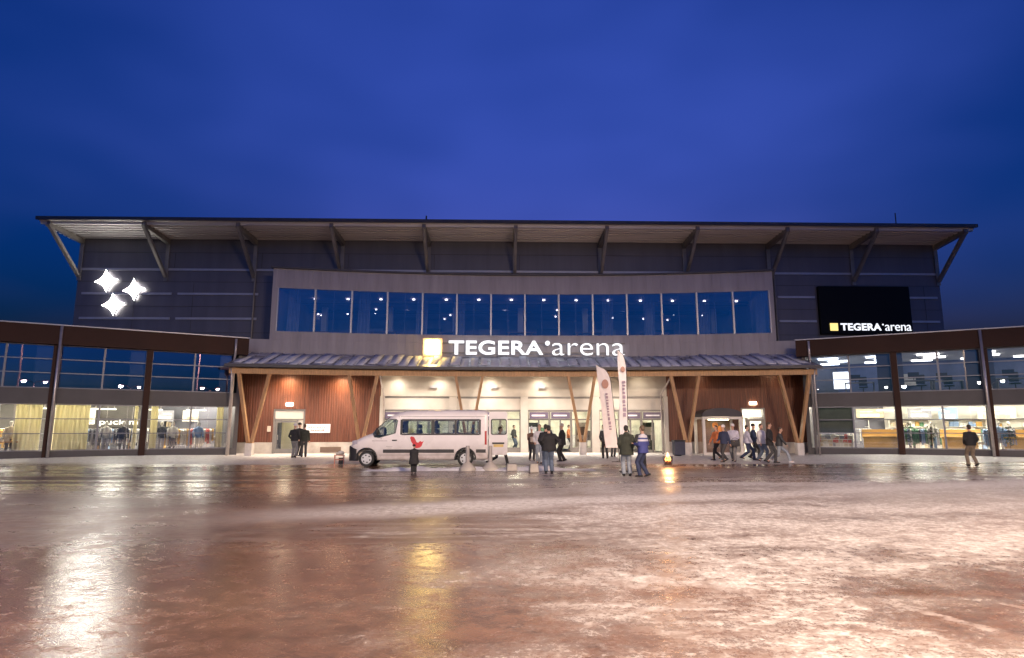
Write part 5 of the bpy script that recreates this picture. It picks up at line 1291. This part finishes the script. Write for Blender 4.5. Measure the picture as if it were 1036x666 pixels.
person(658.5, 478, 170, 'person in dark jacket half hidden behind the hockey jersey', 1.72, .1, 'charcoal', 'black', hair=(.05, .04, .03), arms='pocket', group=PG2, X=(5.95, 25.6))
person(726, 465.5, -70, 'person in orange jacket striding left past the shelter', 1.74, .62, 'orange', 'black', hair=(.05, .04, .03), arms='down', group=PG3)
person(733.5, 467.5, -60, 'person in navy jacket and white hat behind the orange jacket', 1.76, .5, 'navy', 'charcoal', ('white', 'beanie'), arms=('down', 'carry'), group=PG3)
p = person(743, 467, -35, 'person in white jersey and pale cap carrying a dark bag before the shelter', 1.80, .4, 'lilac', 'grey', ('white', 'cap'), arms=('carry', 'down'), group=PG3, coat=.06, bulky=1.12)
bag(p, (.17, -.32, .90), 'dark bag carried by the person in white jersey before the shelter', 'charcoal', (.2, .1, .15))
p = person(757, 465.5, 70, 'person in pale jersey striding right just left of the bright door', 1.74, .62, 'lilac', 'navy', hair=(.04, .03, .03), arms='down', group=PG3, bulky=1.08)
p = person(763.5, 464.5, 60, 'person in dark navy jacket in front of the bright door', 1.78, .4, 'navy', 'charcoal', ('black', 'beanie'), arms='carry', group=PG3)
bag(p, (0, -.34, .8), 'dark plaid bag carried before the bright door', 'navy', (.22, .12, .2))
p = person(771.5, 467, 30, 'person in white jersey and blue jeans right of the bright door', 1.80, .35, 'white', 'jeans', hair=(.05, .03, .02), arms=('front', 'down'), group=PG3, bulky=1.12, coat=.05)
person(780, 468.5, 65, 'tall person in long black coat walking ahead of the striding one', 1.88, .4, 'black', 'charcoal', hair=(.08, .05, .03), arms='pocket', coat=.12, group=PG3)
person(789.5, 468, 60, 'person in black jacket and pale jeans with white shoes striding right, last of the group', 1.74, .9, 'charcoal', 'paleJeans', hair=(.07, .045, .03), arms='down', lean=.12, group=PG3, shoes='white')
person(984.5, 471.5, 172, 'person in black jacket and khaki trousers alone before the bright right hand shop', 1.76, .28, 'black', 'khaki', hair=(.03, .025, .02), arms='pocket', bulky=1.08)
def banner(x, d, col, label):
    q = arc(x, d, .1); r = empty('roll_up_banner', q, 0, label, 'banner', 'roll up banners in the foyer')
    b = MB(); b.box(q[0]-.42, q[0]+.42, q[1], q[1]+.015, .2, 2.05); b.mi = 1
    b.box(q[0]-.3, q[0]+.3, q[1]-.006, q[1]-.001, 1.2, 1.75).box(q[0]-.3, q[0]+.1, q[1]-.006, q[1]-.001, .75, .9)
    b.build('sheet', [CL('banner_'+col[0], WEAR[col[0]]), CL('banner_'+col[1], WEAR[col[1]])], r); MB().box(q[0]-.45, q[0]+.45, q[1]-.1, q[1]+.12, .1, .19).build('base', M_pipe, r)
for x, d, cc, lab in ((-.6, 5.6, ('white', 'navy'), 'white roll up banner inside the doors behind the van'), (2.6, 6.4, ('black', 'white'), 'black roll up banner inside the middle doors'), (5.9, 5.2, ('beige', 'brown'), 'beige roll up banner inside the doors behind the middle V column'), (7.9, 5.8, ('orange', 'white'), 'orange roll up banner inside the right doors'), (10.4, 5.0, ('darkgreen', 'beige'), 'dark green roll up banner inside the rightmost door')):
    banner(x, d, cc, lab)
# people seen inside the entrance
for x, dd, rz, t_, l_, lab in ((.4, 4.6, 10, 'white', 'black', 'person in white top inside the glazed doors behind the van door'), (8.9, 5.2, 170, 'black', 'charcoal', 'person in black inside the rightmost glazed doors'), (1.3, 6.2, 60, 'charcoal', 'jeans', 'person in charcoal and jeans inside the doors beside the van'), (3.6, 5.0, -20, 'navy', 'black', 'person in navy top inside the middle glazed doors'), (5.2, 6.6, 90, 'orange', 'charcoal', 'person in orange top deep inside the middle glazed doors'), (7.3, 4.6, 20, 'white', 'charcoal', 'person in white top and charcoal trousers inside the right glazed doors')):
    person(0, 0, rz, lab, 1.75, .1, t_, l_, arms='pocket', X=(x, A(x)+dd), group='people inside the foyer')

for o in bpy.data.objects:
    if '_local' in o: del o['_local']
